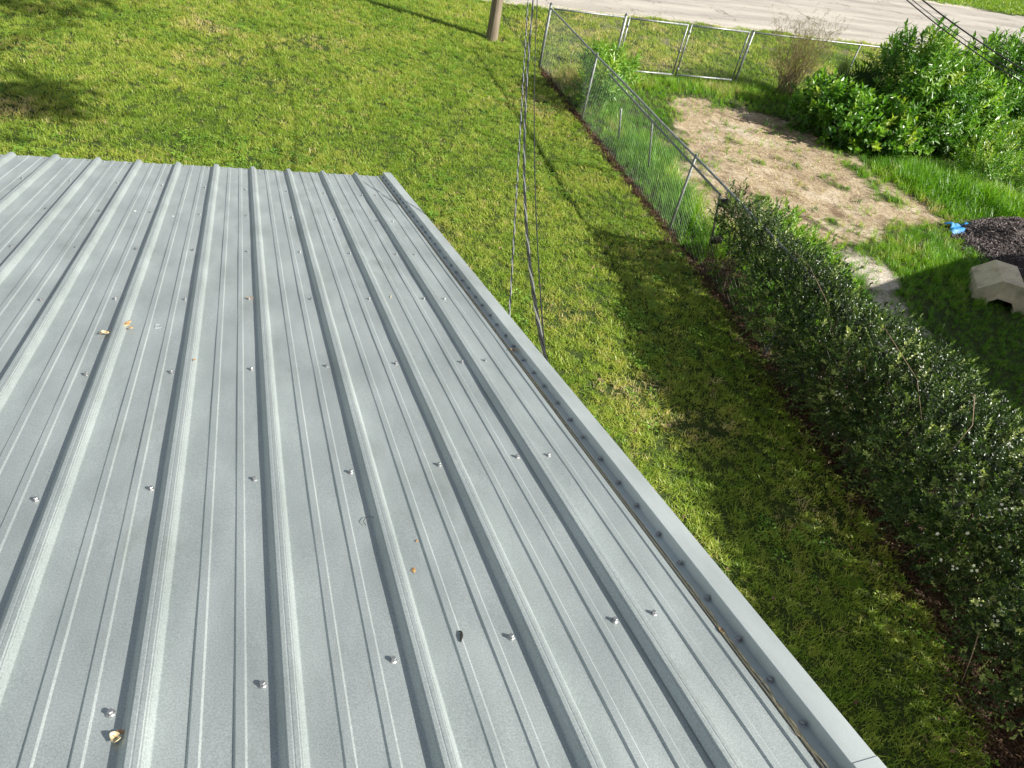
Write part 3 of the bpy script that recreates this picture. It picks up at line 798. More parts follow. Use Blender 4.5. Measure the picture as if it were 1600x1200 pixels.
path = hang((0.857, 1.75, 3.1235), PT + Vector((-.03, 0, .12)), 0.24, 500)
for k in range(2):
    mb = MB(); mb.tube(twist(path, .0030, 115, k * PI), .0030, 5); mb.build('strand', M['alu'] if k else M['cable'], sw, True)
# three lines crossing to the neighbour
for i, (z0_, sg_, r, lb) in enumerate(((8.18, 1.66, .011, 'uppermost and thickest'), (8.39, 1.837, .006, 'middle and thinnest'), (8.576, 1.97, .009, 'lowest'))):
    mb = MB(); mb.tube(hang((5.85, 17.25, z0_), (13.55, 4.25, 2.7), sg_, 80), r, 6)
    o = mb.build('overhead_line', M['cable'], None, True); tag(o, 'black overhead line crossing the road corner above the bushes, %s of the three' % lb, 'cable', 'overhead lines to the neighbouring house')

# short post across the road
mb = MB(); mb.tube([(35.9, 30.9, -.1), (35.9, 30.9, .75)], .09, 8); mb.tube([(35.9, 30.9, .75), (35.9, 30.9, .85)], [.11, .05], 8)
tag(mb.build('marker_post', M['blackplastic'], None, True), 'short dark post in the grass across the road', 'post')

# ------------------------------------------------------------------ neighbour's yard: shelter, mulch, tarp
def shelter():
    e = empty('pet_shelter', (11.15, 6.12, 0)); tag(e, 'weathered beige half octagonal pet shelter with a notched entrance in the grass', 'pet shelter')
    Wd, Hh, Ln = 1.02, 0.62, 0.92
    M0 = Matrix.Translation((11.12, 6.10, 0)) @ Matrix.Rotation(math.radians(-38), 4, 'Z') @ Matrix.Scale(.82, 4)
    prof = [(-.51, -.03), (-.51, .20), (-.21, .50), (.21, .50), (.51, .20), (.51, -.03)]
    def pr(s, dz, y): return [M0 @ Vector((a * s, y, b * (1 if b < 0 else s) + (dz if b > 0 else 0))) for a, b in prof]
    # side and roof boards, each a panel
    F = pr(1, 0, 0); B = pr(1, 0, Ln); 
    t = 0.022
    I0 = pr(.95, 0, 0); I1 = pr(.95, 0, Ln)
    for k, nm in enumerate(('side_panel', 'roof_panel', 'roof_panel', 'roof_panel', 'side_panel')):
        mb = MB()
        a, b = F[k], F[k + 1]; c, d = B[k + 1], B[k]
        ia, ib, ic, id_ = I0[k], I0[k + 1], I1[k + 1], I1[k]
        mb.add([a, b, c, d, ia, ib, ic, id_], [(0, 1, 2, 3), (7, 6, 5, 4), (0, 4, 5, 1), (1, 5, 6, 2), (2, 6, 7, 3), (3, 7, 4, 0)])
        mb.build(nm, M['shelter'], e)
    # front with a notched opening, and closed back
    op = [(-.24, -.03), (-.24, .06), (-.13, .17), (.13, .17), (.24, .06), (.24, -.03)]
    for y0_, nm, hole in ((0.006, 'front_panel', True), (Ln - .03, 'back_panel', False)):
        mb = MB()
        out = [M0 @ Vector((a * .97, y0_, b * (1 if b < 0 else .97))) for a, b in prof]
        if hole:
            inn = [M0 @ Vector((a, y0_, b)) for a, b in op]
            out2 = [M0 @ Vector((a * .97, y0_ + .02, b * (1 if b < 0 else .97))) for a, b in prof]; inn2 = [M0 @ Vector((a, y0_ + .02, b)) for a, b in op]
            mb.add(out + inn + out2 + inn2, [(k, k + 1, 7 + k, 6 + k) for k in range(5)] + [(12 + k + 1, 12 + k, 18 + k, 19 + k) for k in range(5)] + [(6 + k, 7 + k, 19 + k, 18 + k) for k in range(5)])
        else:
            mb.add(out + [M0 @ Vector((a * .97, y0_ + .02, b * (1 if b < 0 else .97))) for a, b in prof], [(0, 1, 2, 3, 4, 5), (11, 10, 9, 8, 7, 6)])
        mb.build(nm, M['shelter'], e)
    mb = MB()          # entrance visor that stands out
    V = [M0 @ Vector((a * s, y, b * (1 if b < 0 else s))) for y in (-.10, .02) for s in (1.0, 1.16) for a, b in op]
    for k in range(5):
        mb.add([V[k], V[k + 1], V[6 + k + 1], V[6 + k], V[12 + k], V[12 + k + 1], V[18 + k + 1], V[18 + k]], [(0, 1, 2, 3), (7, 6, 5, 4), (3, 2, 6, 7), (1, 0, 4, 5)])
    mb.build('entrance_rim', M['shelter'], e)
shelter()

def mound_z(x, y):
    d = np.hypot((x - PILE[0]) / 1.75, (y - PILE[1]) / 1.25)
    return np.clip(1 - d ** 2.0, 0, 1) ** 0.8 * 0.42 * (0.55 + 0.9 * fbm(x * 2.0, y * 2.0, 19)) - 0.03
a_ = np.arange(PILE[0] - 1.9, PILE[0] + 1.9, .07); b_2 = np.arange(PILE[1] - 1.4, PILE[1] + 1.4, .07)
XX, YY = np.meshgrid(a_, b_2); ZZ = mound_z(XX, YY) + (fbm(XX * 14, YY * 14, 4) - .5) * .05
mb = MB(); nn = len(a_)
mb.add(list(zip(XX.ravel().tolist(), YY.ravel().tolist(), ZZ.ravel().tolist())), [(j * nn + i, j * nn + i + 1, (j + 1) * nn + i + 1, (j + 1) * nn + i) for j in range(len(b_2) - 1) for i in range(nn - 1)])
mo = empty('mulch_pile', (PILE[0], PILE[1], 0)); tag(mo, 'dark grey brown heap of mulch at the right edge behind the pet shelter', 'mulch pile')
mb.build('mulch_heap', M['mulch'], mo, True)
def chip_proto(name, L, W, m):
    mb = MB(); mb.box((0, 0, 0), (L, W, W * .4)); return proto(name, mb, m)
chips = [chip_proto('chip', .07, .012, M['chip']), chip_proto('chip', .045, .016, M['chip']), chip_proto('chip', .10, .008, M['chip'])]
n_ = 9000
x_ = rng.uniform(PILE[0] - 1.8, PILE[0] + 1.8, n_); y_ = rng.uniform(PILE[1] - 1.35, PILE[1] + 1.35, n_)
k_ = np.hypot((x_ - PILE[0]) / 1.78, (y_ - PILE[1]) / 1.28) < 0.98 + .1 * fbm(x_ * 3, y_ * 3, 5)
x_, y_ = x_[k_], y_[k_]; n_ = len(x_)
o = scatter('mulch_chips', chips, np.stack([x_, y_, np.maximum(mound_z(x_, y_), 0) + .012], 1), rng.uniform(-.5, .5, (n_, 3)) + np.array([0, 0, 1]) * rng.uniform(0, 6.28, (n_, 1)), rng.uniform(.6, 1.3, n_), rng.beta(1.5, 2.2, n_), mo); o['kind'] = 'stuff'
# tarp corner sticking out under the heap
mb = MB(); n1_ = 16; va = []
for j in range(n1_ + 1):
    for i in range(n1_ + 1):
        s, t = i / n1_, j / n1_
        x = 12.25 + .85 * s; y = 8.56 - .34 * t - .06 * s
        z = .035 + .05 * math.sin(s * 9 + t * 4) * math.sin(t * 7) + .03 * math.sin(s * 23) * (1 - t) + .05 * s
        va.append((x + .08 * math.sin(t * 6), y + .03 * math.sin(s * 11), max(z, .012)))
mb.add(va, [(j * (n1_ + 1) + i, j * (n1_ + 1) + i + 1, (j + 1) * (n1_ + 1) + i + 1, (j + 1) * (n1_ + 1) + i) for j in range(n1_) for i in range(n1_)])
o = mb.build('tarp', M['tarp'], None, True); md = o.modifiers.new('t', 'SOLIDIFY'); md.thickness = .002
tag(o, 'crumpled corner of a bright blue tarp sticking out under the mulch heap', 'tarp')

# ------------------------------------------------------------------ lawn and grasses
lit0 = []
for _ in range(2):
    mb = MB(); leaf(mb, (0, 0, 0), (1, .2, .2), (0, 0, 1), .06, .03); lit0.append(proto('fallen_leaf', mb, M['litter']))
lawn_kinds = [clump('turf', 13, .055, .03, .078, 1.5, .0088, M['lawn']) for _ in range(5)]
def visible(x, y, z=0.0, mx=0.06):
    d = np.stack([x, y, np.full(x.shape, z - 5.1)], 0)
    a = d[0] * cx.x + d[1] * cx.y + d[2] * cx.z; b = d[0] * cy.x + d[1] * cy.y + d[2] * cy.z; c = -(d[0] * cz.x + d[1] * cz.y + d[2] * cz.z)
    f = 1079.36 / 1600
    return (c > 0) & (np.abs(a / np.maximum(c, .01) * f) < .5 + mx) & (np.abs(b / np.maximum(c, .01) * f) < .375 + mx)
def rects(x0, x1, y0, y1, dens):
    n = int((x1 - x0) * (y1 - y0) * dens)
    return rng.uniform(x0, x1, n), rng.uniform(y0, y1, n)
def finish(x, y, h0, h1, tintf):
    n = len(x)
    z = ground_z(x, y)
    R = np.stack([rng.uniform(-.22, .22, n), rng.uniform(-.22, .22, n), rng.uniform(0, 6.28, n)], 1)
    return np.stack([x, y, z], 1), R, rng.uniform(h0, h1, n), tintf
# wide margin so that the grass does not stop right outside the frame
x, y = rects(-9.5, 6.6, -1.2, 20.9, 340)
keep = visible(x, y, 0, .22) & (x < border_x(y) + .10) & ~((x < 0.75) & (y < 4.3))
x, y = x[keep], y[keep]
d, s, t = masks(x, y); dr = dryness(x, y)
patch = fbm(x * 0.9, y * 0.9, 51)
fine = fbm(x * 5, y * 5, 57)
far = np.clip((y - 9) / 10, 0, 1)
keep = (rng.random(len(x)) > np.clip(dr * .50 + t * .85 + s * .8 + np.clip((.32 - fine) * 2.0, 0, .4), 0, .96)) & (rng.random(len(x)) > far * .30)
x, y, dr, patch, fine, far = [a[keep] for a in (x, y, dr, patch, fine, far)]
tint = 0.58 + (patch - .5) * 0.55 + (fine - .5) * .30 + rng.normal(0, .13, len(x)) + dr * .34 + far * .02
sc_ = np.where(rng.random(len(x)) < .10, 1.25, .88) * (0.85 + .4 * patch)
P, R, S, T = finish(x, y, .8, 1.2, tint); S = S * sc_ * (1 + far * .25)
lawn = scatter('lawn_grass', lawn_kinds, P, R, S, T); tag(lawn, 'mown bright green lawn between the metal roof, the hedge and the road', 'grass', kind='stuff')

wkinds = []
for _ in range(3):
    mb = MB()
    for k in range(9):
        aa = k * .7 + random.uniform(-.2, .2); rr = random.uniform(.01, .05)
        leaf(mb, (rr * math.cos(aa), rr * math.sin(aa), random.uniform(.02, .05)), (math.cos(aa), math.sin(aa), .25), (0, 0, 1), random.uniform(.03, .06), random.uniform(.018, .03))
    wkinds.append(proto('rosette', mb, M['weed']))
x, y = rects(-9.5, 6.6, -1.2, 20.9, 30)
keep = visible(x, y, 0, .1) & (x < border_x(y)) & ~((x < 0.75) & (y < 4.3)) & (fbm(x * 1.1, y * 1.1, 205) > .52); x, y = x[keep], y[keep]
P, R, S, T = finish(x, y, .6, 1.1, .70 + rng.normal(0, .16, len(x))); P[:, 2] += .015
o = scatter('lawn_weeds', wkinds, P, R, S, T); tag(o, 'small broad leaved weeds scattered through the mown lawn', 'weeds', kind='stuff')
x, y = rects(-9.5, 6.6, -1.2, 20.9, 2.2)
keep = visible(x, y, 0, .1) & (x < border_x(y)) & ~((x < 0.75) & (y < 4.3)); x, y = x[keep], y[keep]
P, R, S, T = finish(x, y, .7, 1.3, rng.uniform(.4, 1, len(x))); P[:, 2] += .05
o = scatter('fallen_leaves', lit0, P, R, S, T); tag(o, 'scattered fallen brown leaves lying on the mown lawn', 'leaf litter', kind='stuff')
tall_kinds = [clump('tuft', 12, .06, .12, .26, 1.1, .009, M['tall'], 4) for _ in range(5)]
def tallness(x, y):
    h = np.full(x.shape, .42)
    def g(a, b, r, rx=1.0): return np.exp(-(((x - a) / rx) ** 2 + (y - b) ** 2) / (r * r))
    h = h + np.where(y > 11.6, .45, 1.0) * np.exp(-((x - 6.95) / .55) ** 2) * (y > 7.6) * (y < 15.4)
    h = h + .45 * np.exp(-((y - 14.9) / .45) ** 2) * (x > 7)
    h = h + 1.1 * g(13.4, 10.2, 1.0, 1.3) + 1.0 * g(14.9, 9.2, 1.0, 1.5) + .55 * g(11.0, 7.3, 1.0, 1.3) + .5 * g(7.6, 6.6, 1.2, .8) + .5 * g(14.5, 16.3, .8, 2)
    return h * (.75 + .5 * fbm(x * 1.3, y * 1.3, 63))
x, y = rects(6.15, 24, 1.5, 15.6, 120)
keep = visible(x, y, 0, .14) & (x > fence_x(y) + .05)
x, y = x[keep], y[keep]
d, s, t = masks(x, y)
pil = np.hypot((x - PILE[0]) / 1.8, (y - PILE[1]) / 1.3) < .95
shel = np.hypot(x - 11.40, y - 6.46) < .40
keep = (rng.random(len(x)) > np.clip(np.clip(d * 1.1, 0, 1) ** 1.3 * (.78 + .20 * (fbm(x * 2.2, y * 2.2, 44) < .54)) + s * (.50 + .40 * (fbm(x * 3.1, y * 3.1, 45) < .52)), 0, .985)) & ~pil & ~shel & (rng.random(len(x)) > np.clip((x - 12) / 14, 0, .55))
x, y, d = x[keep], y[keep], d[keep]
pt = fbm(x * .8, y * .8, 71)
T = .50 + (pt - .5) * .9 + rng.normal(0, .14, len(x)) + np.where(d > .1, .25, 0)
T = T + .22 * np.exp(-((y - 14.9) / .6) ** 2) + .42 * np.exp(-((x - 6.8) / .5) ** 2) * (y > 11.6) * (rng.random(len(x)) < .6) + .18 * np.exp(-((x - 10.5) / 1.6) ** 2 - ((y - 7.4) / .7) ** 2)
P, R, S, T = finish(x, y, .8, 1.2, T); S = S * tallness(x, y) * 1.15
g2_ = scatter('yard_grass', tall_kinds, P, R, S, T); tag(g2_, 'tall unmown green grass and tufts across the neighbouring yard', 'grass', kind='stuff')

# verge between the gates and the road, and grass beyond the road
verge_kinds = [clump('verge_turf', 12, .10, .04, .10, 1.4, .012, M['lawn']) for _ in range(4)]
x, y = rects(6.5, 30, 15.45, 20.8, 85)
keep = visible(x, y, 0, .12); x, y = x[keep], y[keep]
d, s, t = masks(x, y)
keep = (rng.random(len(x)) > np.clip(d * .80 + s * .9, 0, .96)); x, y, d = x[keep], y[keep], d[keep]
T = .58 + (fbm(x * .7, y * .7, 81) - .5) * .9 + rng.normal(0, .15, len(x)) + d * .3
P, R, S, T = finish(x, y, .8, 1.4, T)
o = scatter('verge_grass', verge_kinds, P, R, S, T); tag(o, 'patchy dry grass on the verge between the chain link gates and the road', 'grass', kind='stuff')
far_kinds = [clump('far_turf', 16, .22, .06, .16, 1.2, .03, M['lawn'], 2) for _ in range(3)]
x, y = rects(26, 58, 28.2, 52, 26)
keep = visible(x, y, 0, .10) & (y > 28.9 - 0.035 * (x - 33) + .5 * fbm(x, y, 6)); x, y = x[keep], y[keep]
P = np.stack([x, y, np.full(len(x), -.012)], 1)
o = scatter('far_grass', far_kinds, P, np.stack([np.zeros(len(x)), np.zeros(len(x)), rng.uniform(0, 6, len(x))], 1), rng.uniform(.8, 1.4, len(x)), .40 + rng.normal(0, .15, len(x))); tag(o, 'green grass on the far side of the road', 'grass', kind='stuff')

# straw and dead thatch on the bare dirt
straw_kinds = [clump('straw', 7, .07, .006, .02, 3.5, .006, M['straw'], 2) for _ in range(4)]
x, y = rects(7.0, 13.5, 4.8, 14.6, 300)
d, s, t = masks(x, y); keep = (rng.random(len(x)) < (d + s * .8) * .9 * np.clip(fbm(x * 1.6, y * 1.6, 91) * 2.2 - .35, .12, 1)); x, y = x[keep], y[keep]
P, R, S, T = finish(x, y, 1.2, 2.2, rng.uniform(0, 1, len(x))); P[:, 2] += .008
o = scatter('dead_thatch', straw_kinds, P, R, S, T); tag(o, 'dry brown thatch and straw scattered on the bare dirt patch', 'dead grass', kind='stuff')
# thatch and litter strip below the fence and hedge
lit_kinds = []
for _ in range(3):
    mb = MB()
    for k in range(5): leaf(mb, (random.uniform(-.05, .05), random.uniform(-.05, .05), .008), (random.uniform(-1, 1), random.uniform(-1, 1), .15), (0, 0, 1), .035, .018)
    lit_kinds.append(proto('litter_leaf', mb, M['litter']))
y = -1 + 16.5 * rng.random(11000) ** 1.9; x = border_x(y) + np.where(y > 8.4, .10, .36) + rng.normal(0, 1, 11000) * np.where(y > 8.4, .05, .26)
P, R, S, T = finish(x, y, .7, 1.2, rng.beta(1.2, 2.5, len(x)))
o = scatter('leaf_litter', lit_kinds, P, R, S, T); tag(o, 'reddish brown leaf litter under the hedge and the side fence', 'leaf litter', kind='stuff')

# ------------------------------------------------------------------ plants
def branches(mb, base, pts, r0, jit=0.06, n=5, seg=5):
    base = Vector(base)
    for p in pts:
        p = Vector(p); L = (p - base).length
        q0 = base + Vector((random.uniform(-.05, .05), random.uniform(-.05, .05), 0))
        cv = [q0.lerp(p, t) + Vector((random.uniform(-1, 1), random.uniform(-1, 1), 0)) * jit * L * math.sin(PI * t) + Vector((0, 0, L * .10 * math.sin(PI * t))) for t in np.linspace(0, 1, seg + 1)]
        mb.tube(cv, [r0 * (1 - .85 * i / seg) for i in range(seg + 1)], n, cap=False)

def ellipsoid_pts(n, c, r, shell=0.35, zmin=0.03, lump=0.45, seed=3):
    D = rng.normal(0, 1, (n, 3)); D /= np.linalg.norm(D, axis=1, keepdims=True)
    rad = 1 - shell * rng.random(n) ** 1.6
    lp = 1 + lump * (fbm(D[:, 0] * 2.3 + D[:, 2] * 1.7 + 10, D[:, 1] * 2.3 - D[:, 2] + 20, seed) - .5) * 2
    P = np.array(c) + D * np.array(r) * (rad * lp)[:, None]
    k = P[:, 2] > zmin
    return P[k], D[k]

def bush(name, label, cat, lobes, kinds, dens, base, stemmat, tint0=.5, tvar=.2, up=.6, size=1.0, stems=14, r0=.012, group=None):
    e = empty(name, (base[0], base[1], 0)); tag(e, label, cat, group)
    Ps, Ds = [], []
    for i, (c, r) in enumerate(lobes):
        n = int(dens * (r[0] * r[1] + r[0] * r[2] + r[1] * r[2]) * 4)
        P, D = ellipsoid_pts(n, c, r, .45, seed=i + 3); Ps.append(P); Ds.append(D)
    P = np.concatenate(Ps); D = np.concatenate(Ds)
    dd = D + np.array([0, 0, up]) + rng.normal(0, .35, D.shape)
    T = tint0 + rng.normal(0, tvar, len(P)) + .12 * D[:, 2]
    o = scatter('foliage', kinds, P, dirrot(dd), rng.uniform(.7, 1.2, len(P)) * size, T, e); o['kind'] = 'stuff'
    mb = MB(); sel = P[rng.choice(len(P), min(stems, len(P)), replace=False)]
    branches(mb, (base[0], base[1], 0), sel, r0); mb.build('stems', stemmat, e, True)
    return e

# hedge along the fence
he = empty('hedge', (6.0, 3.5, 0)); tag(he, 'dense dark small leaved hedge with white flowers grown over the side fence', 'hedge')
hk = [sprig('hedge_twig', 12, .12, .034, .019, M['hedge'], 1.1) for _ in range(3)] + [sprig('hedge_shoot', 11, .20, .048, .025, M['hedge'], 1.0) for _ in range(2)]
def hedge_sec(y):
    hx = np.interp(y, [-2, 1, 2.5, 4, 5.0, 5.9, 6.8, 7.5], [5.88, 5.98, 6.08, 6.12, 6.15, 6.2, 6.22, 6.25])
    rx = np.interp(y, [-2, 1, 2.5, 4, 5.0, 5.9, 6.8, 7.5], [.95, .85, .70, .56, .46, .38, .28, .10])
    zt = np.interp(y, [-2, 1, 2.5, 4, 5.0, 5.9, 6.8, 7.5], [1.65, 1.55, 1.50, 1.42, 1.34, 1.30, 1.27, 1.18])
    return hx, rx, zt
n_ = 24000
y = rng.uniform(-1.8, 7.5, n_)
keep = rng.random(n_) < np.interp(y, [-2, 5, 6.2, 7.5], [1, .85, .36, .22]); y = y[keep]; n_ = len(y)
hx, rx, zt = hedge_sec(y)
a = rng.uniform(-.42 * PI, 1.42 * PI, n_)
rad = 1 - .5 * rng.random(n_) ** 1.8 + np.where(rng.random(n_) < .05, rng.uniform(.05, .28, n_), 0)
lump = 1 + .75 * (fbm(y * 1.7 + 5, a * 1.2 + 3, 13) - .5) + .45 * (fbm(y * 5, a * 3, 14) - .5)
zc = zt * .52
x = hx + np.cos(a) * rx * rad * lump; z = zc + np.sin(a) * (zt - zc) * rad * (1 + (lump - 1) * .6)
z = np.where(z < .03, rng.uniform(.05, .5, n_), z)
# openings low down where the far part is thin
hole = (y > 5.0) & (z < .75) & (fbm(y * 1.6, z * 2, 99) > .34)
bareleg = ((z < .28) & (rng.random(n_) < .6)) | ((z < .55) & (x < hx - .35) & (rng.random(n_) < .7))
k = ~hole & ~bareleg
P = np.stack([x, y, z], 1)[k]; D = np.stack([np.cos(a), rng.normal(0, .35, n_), np.sin(a)], 1)[k]
dd = D + np.array([0, 0, .55]) + rng.normal(0, .4, D.shape)
T = .46 + rng.normal(0, .27, len(P)) + .25 * (fbm(P[:, 1] * 2, P[:, 0] * 2, 3) - .5)
o = scatter('foliage', hk, P, dirrot(dd), rng.uniform(.7, 1.15, len(P)), T, he); o['kind'] = 'stuff'
mb = MB()
for i in range(46):
    yy = random.uniform(-1.6, 7.4); j = [np.interp(yy, [-2, 8.6], [5.9, 6.2]), yy, 0]
    hxx, rxx, ztt = hedge_sec(np.array([yy]))
    tg = [(float(hxx[0]) + random.uniform(-1, 1) * float(rxx[0]) * .95, yy + random.uniform(-.4, .4), float(ztt[0]) * random.uniform(.6, 1.02)) for _ in range(4)]
    branches(mb, j, tg, .010, .10, 5, 6)
mb.build('branches', M['twig'], he, True)
# long bare canes arching out of the top
mb = MB()
for (a0, b0, c0, d0) in (((6.1, 4.6, 1.2), (5.9, 4.0, 1.52), (5.7, 3.3, 1.50), (5.55, 2.9, 1.3)), ((6.2, 3.2, 1.3), (5.9, 2.9, 1.66), (5.6, 2.6, 1.62), (5.4, 2.5, 1.45)), ((6.2, 6.0, 1.25), (5.95, 5.3, 1.40), (5.75, 4.7, 1.38), (5.65, 4.3, 1.2)),
                         ((6.3, 2.2, 1.4), (6.5, 2.4, 1.75), (6.6, 2.7, 1.8), (6.7, 2.9, 1.7)), ((5.3, 1.3, .7), (4.95, 1.25, .85), (4.75, 1.1, .8), (4.7, 1.0, .62))):
    mb.tube([a0, b0, c0, d0], [.005, .004, .003, .0015], 5)
mb.build('cane', M['drytwig'], he, True)
# white flowers
mb = MB()
for k in range(5):
    aa = k * 2 * PI / 5; leaf(mb, (0, 0, 0), (math.cos(aa), math.sin(aa), .35), (0, 0, 1), .017, .011, .05)
fl1 = proto('flower', mb, M['petal'])
mb = MB()
for q_ in range(3):
    for k in range(5):
        aa = k * 2 * PI / 5 + q_; leaf(mb, (.02 * math.cos(q_ * 2.1), .02 * math.sin(q_ * 2.1), .008 * q_), (math.cos(aa), math.sin(aa), .35), (0, 0, 1), .014, .009, .05)
fl2 = proto('flower', mb, M['petal'])
n_ = 150
y = rng.uniform(-.5, 4.2, n_); cl = fbm(y * 1.2, y * 0 + 4, 5); a = rng.uniform(.25 * PI, 1.05 * PI, n_); hx, rx, zt = hedge_sec(y)
P = np.stack([hx + np.cos(a) * rx * 1.04, y, zt * .52 + np.sin(a) * zt * .50], 1)
k = (fbm(y * 2, a * 2, 8) > .47); P = P[k]; a = a[k]
o = scatter('flowers', [fl1, fl2], P, dirrot(np.stack([np.cos(a), rng.normal(0, .3, len(a)), np.sin(a) + .4], 1)), rng.uniform(.8, 1.3, len(P)), rng.random(len(P)), he); o['kind'] = 'stuff'

wk = [sprig('weed_sprig', 13, .36, .21, .056, M['weed'], 1.15, curl=.35) for _ in range(5)]           # lance shaped leaves
bk = [sprig('broad_sprig', 8, .28, .17, .115, M['weed'], 1.2, curl=.2) for _ in range(5)]           # broad leaves
lk = [sprig('small_sprig', 12, .22, .085, .030, M['weed'], 1.1, curl=.25) for _ in range(4)]
bush('tall_bush', 'large rounded bright green bush with lance shaped leaves, tallest in the yard', 'bush',
     [((14.35, 12.75, 1.05), (.95, .95, 1.05)), ((15.3, 12.6, .95), (.95, .95, .90)), ((14.0, 12.1, .6), (.7, .6, .6)), ((15.9, 12.2, .6), (.8, .7, .65)), ((14.9, 11.9, .5), (.8, .5, .5))], wk, 40, (14.8, 12.6), M['stem'], .50, .27, .7, .95, 40, .018)
bush('broadleaf_bush', 'low sprawling bush with broad glossy leaves beside the bare dirt, left of the tallest bush', 'bush',
     [((12.45, 12.35, .50), (.62, .75, .48)), ((13.1, 11.9, .42), (.7, .6, .42)), ((12.2, 12.9, .55), (.5, .5, .50)), ((13.7, 11.7, .35), (.6, .45, .35))], bk, 38, (12.7, 12.3), M['stem'], .48, .28, .8, .9, 26, .012)
bush('leafy_shrub', 'green shrub with upright leafy shoots behind the overhead lines at the right edge', 'shrub',
     [((18.9, 14.3, .85), (1.0, .8, .95)), ((20.2, 14.5, .95), (1.1, .8, .95)), ((21.8, 14.3, .8), (1.1, .8, .8)), ((18.2, 13.4, .5), (.8, .7, .5)), ((19.6, 13.2, .5), (1.0, .7, .5))], wk, 24, (19.8, 14.2), M['stem'], .38, .2, 1.2, 1.1, 40, .016)
bush('weed_thicket', 'mixed pale green weeds and vines in front of the tallest bush at the right', 'weeds',
     [((15.6, 10.9, .35), (.8, .55, .35)), ((16.8, 11.5, .45), (.9, .7, .42)), ((15.0, 10.4, .28), (.5, .4, .3)), ((17.9, 11.2, .4), (.8, .7, .4)), ((16.2, 9.9, .22), (.8, .6, .24))], lk, 52, (16.3, 11), M['stem'], .66, .2, .9, 1.0, 26, .008)
bush('fence_weed', 'leafy green weed growing through the side fence near the corner post', 'weed',
     [((7.0, 13.6, .62), (.35, .42, .45)), ((6.7, 13.1, .5), (.25, .35, .4)), ((7.5, 13.9, .5), (.35, .3, .35))], [sprig('weed_sprig', 11, .24, .17, .034, M['weed'], 1.15, curl=.35) for _ in range(3)], 60, (7.0, 13.4), M['stem'], .62, .18, .7, 1.0, 14, .008)
bush('sapling_weed', 'pale green leafy weed sprouting on the far side of the hedge beside the dirt', 'weed',
     [((6.85, 6.9, .70), (.34, .45, .46)), ((6.80, 6.2, .72), (.35, .5, .50)), ((6.7, 5.5, .75), (.28, .45, .42))], [sprig('small_sprig', 11, .18, .075, .030, M['weed'], 1.1) for _ in range(3)], 120, (6.9, 6.5), M['stem'], .66, .2, .8, .9, 16, .006)
bush('thin_shrub', 'sparse small leaved shrub poking through the fence rail where the hedge begins', 'shrub',
     [((6.35, 7.1, .95), (.30, .45, .36)), ((6.8, 6.9, .72), (.4, .4, .4)), ((7.1, 7.6, .45), (.3, .3, .35))], hk, 55, (6.4, 7.1), M['twig'], .55, .2, .5, 1.1, 26, .006)
# dark cut palm between the bushes
pe = empty('fan_palm', (13.35, 13.2, 0)); tag(pe, 'small dark spiky palm tucked between the broad leaved bush and the tallest bush', 'palm')
mb = MB()
for _ in range(3):
    pass
def frond():
    mb = MB()
    for k in range(13):
        aa = (k - 6) * .17; d = Vector((math.sin(aa), 0, math.cos(aa)))
        leaf(mb, (0, 0, .25), d, (0, 1, 0), .42 * (1 - .1 * abs(k - 6) / 6), .035, .06)
    mb.tube([(0, 0, 0), (0, 0, .26)], .006, 4)
    return proto('frond', mb, M['palm'])
n_ = 90; D = rng.normal(0, 1, (n_, 3)); D[:, 2] = np.abs(D[:, 2]) * 1.2 + .35
P = np.array([13.2, 13.0, .55]) + rng.normal(0, .14, (n_, 3)) * np.array([1.6, 1.2, .7])
o = scatter('fronds', [frond(), frond()], P, dirrot(D), rng.uniform(.8, 1.25, n_), rng.random(n_), pe); o['kind'] = 'stuff'
mb = MB(); mb.tube([(13.3, 13.15, -.05), (13.25, 13.05, .6)], [.12, .09], 9); mb.build('trunk', M['twig'], pe, True)
# wispy dry shrub at the fence
dw = empty('dry_shrub', (12.95, 15.0, 0)); tag(dw, 'wispy half dead brown shrub standing at the verge fence right of the gates', 'shrub')
mb = MB(); tips = []
for i in range(120):
    a = random.uniform(0, 2 * PI); rr = random.uniform(.15, 1.25); h = random.uniform(.7, 1.95) * (1 - .18 * rr)
    b0 = Vector((12.95 + random.uniform(-.28, .28), 15.0 + random.uniform(-.2, .2), 0))
    tip = Vector((12.98 + rr * math.cos(a), 15.0 + rr * .7 * math.sin(a), h))
    cv = [b0.lerp(tip, t) + Vector((0, 0, .18 * math.sin(PI * t) * h)) + Vector((random.uniform(-.03, .03), random.uniform(-.03, .03), 0)) for t in (0, .25, .5, .75, 1)]
    mb.tube(cv, [.0060, .0046, .0034, .0022, .0012], 4, cap=False)
    for _ in range(4):
        k = random.choice((1, 2, 3)); p = cv[k].lerp(cv[k + 1], random.random()); q_ = p + Vector((random.uniform(-.22, .22), random.uniform(-.22, .22), random.uniform(.1, .34)))
        mb.tube([p, (p + q_) / 2 + Vector((0, 0, .02)), q_], [.0028, .002, .001], 3, cap=False); tips += [p.lerp(q_, random.random()), q_]
mb.build('stems', M['drytwig'], dw)
tips = np.array([tuple(p) for p in tips]); tips = np.concatenate([tips, tips + rng.normal(0, .05, tips.shape)])
dk = [sprig('dry_sprig', 6, .07, .028, .009, M['dry'], 1.0, stem=False) for _ in range(3)]
o = scatter('foliage', dk, tips, dirrot(rng.normal(0, .6, tips.shape) + np.array([0, 0, 1])), rng.uniform(.7, 1.3, len(tips)), rng.random(len(tips)) * np.clip(1.2 - tips[:, 2] * .5, .2, 1), dw); o['kind'] = 'stuff'
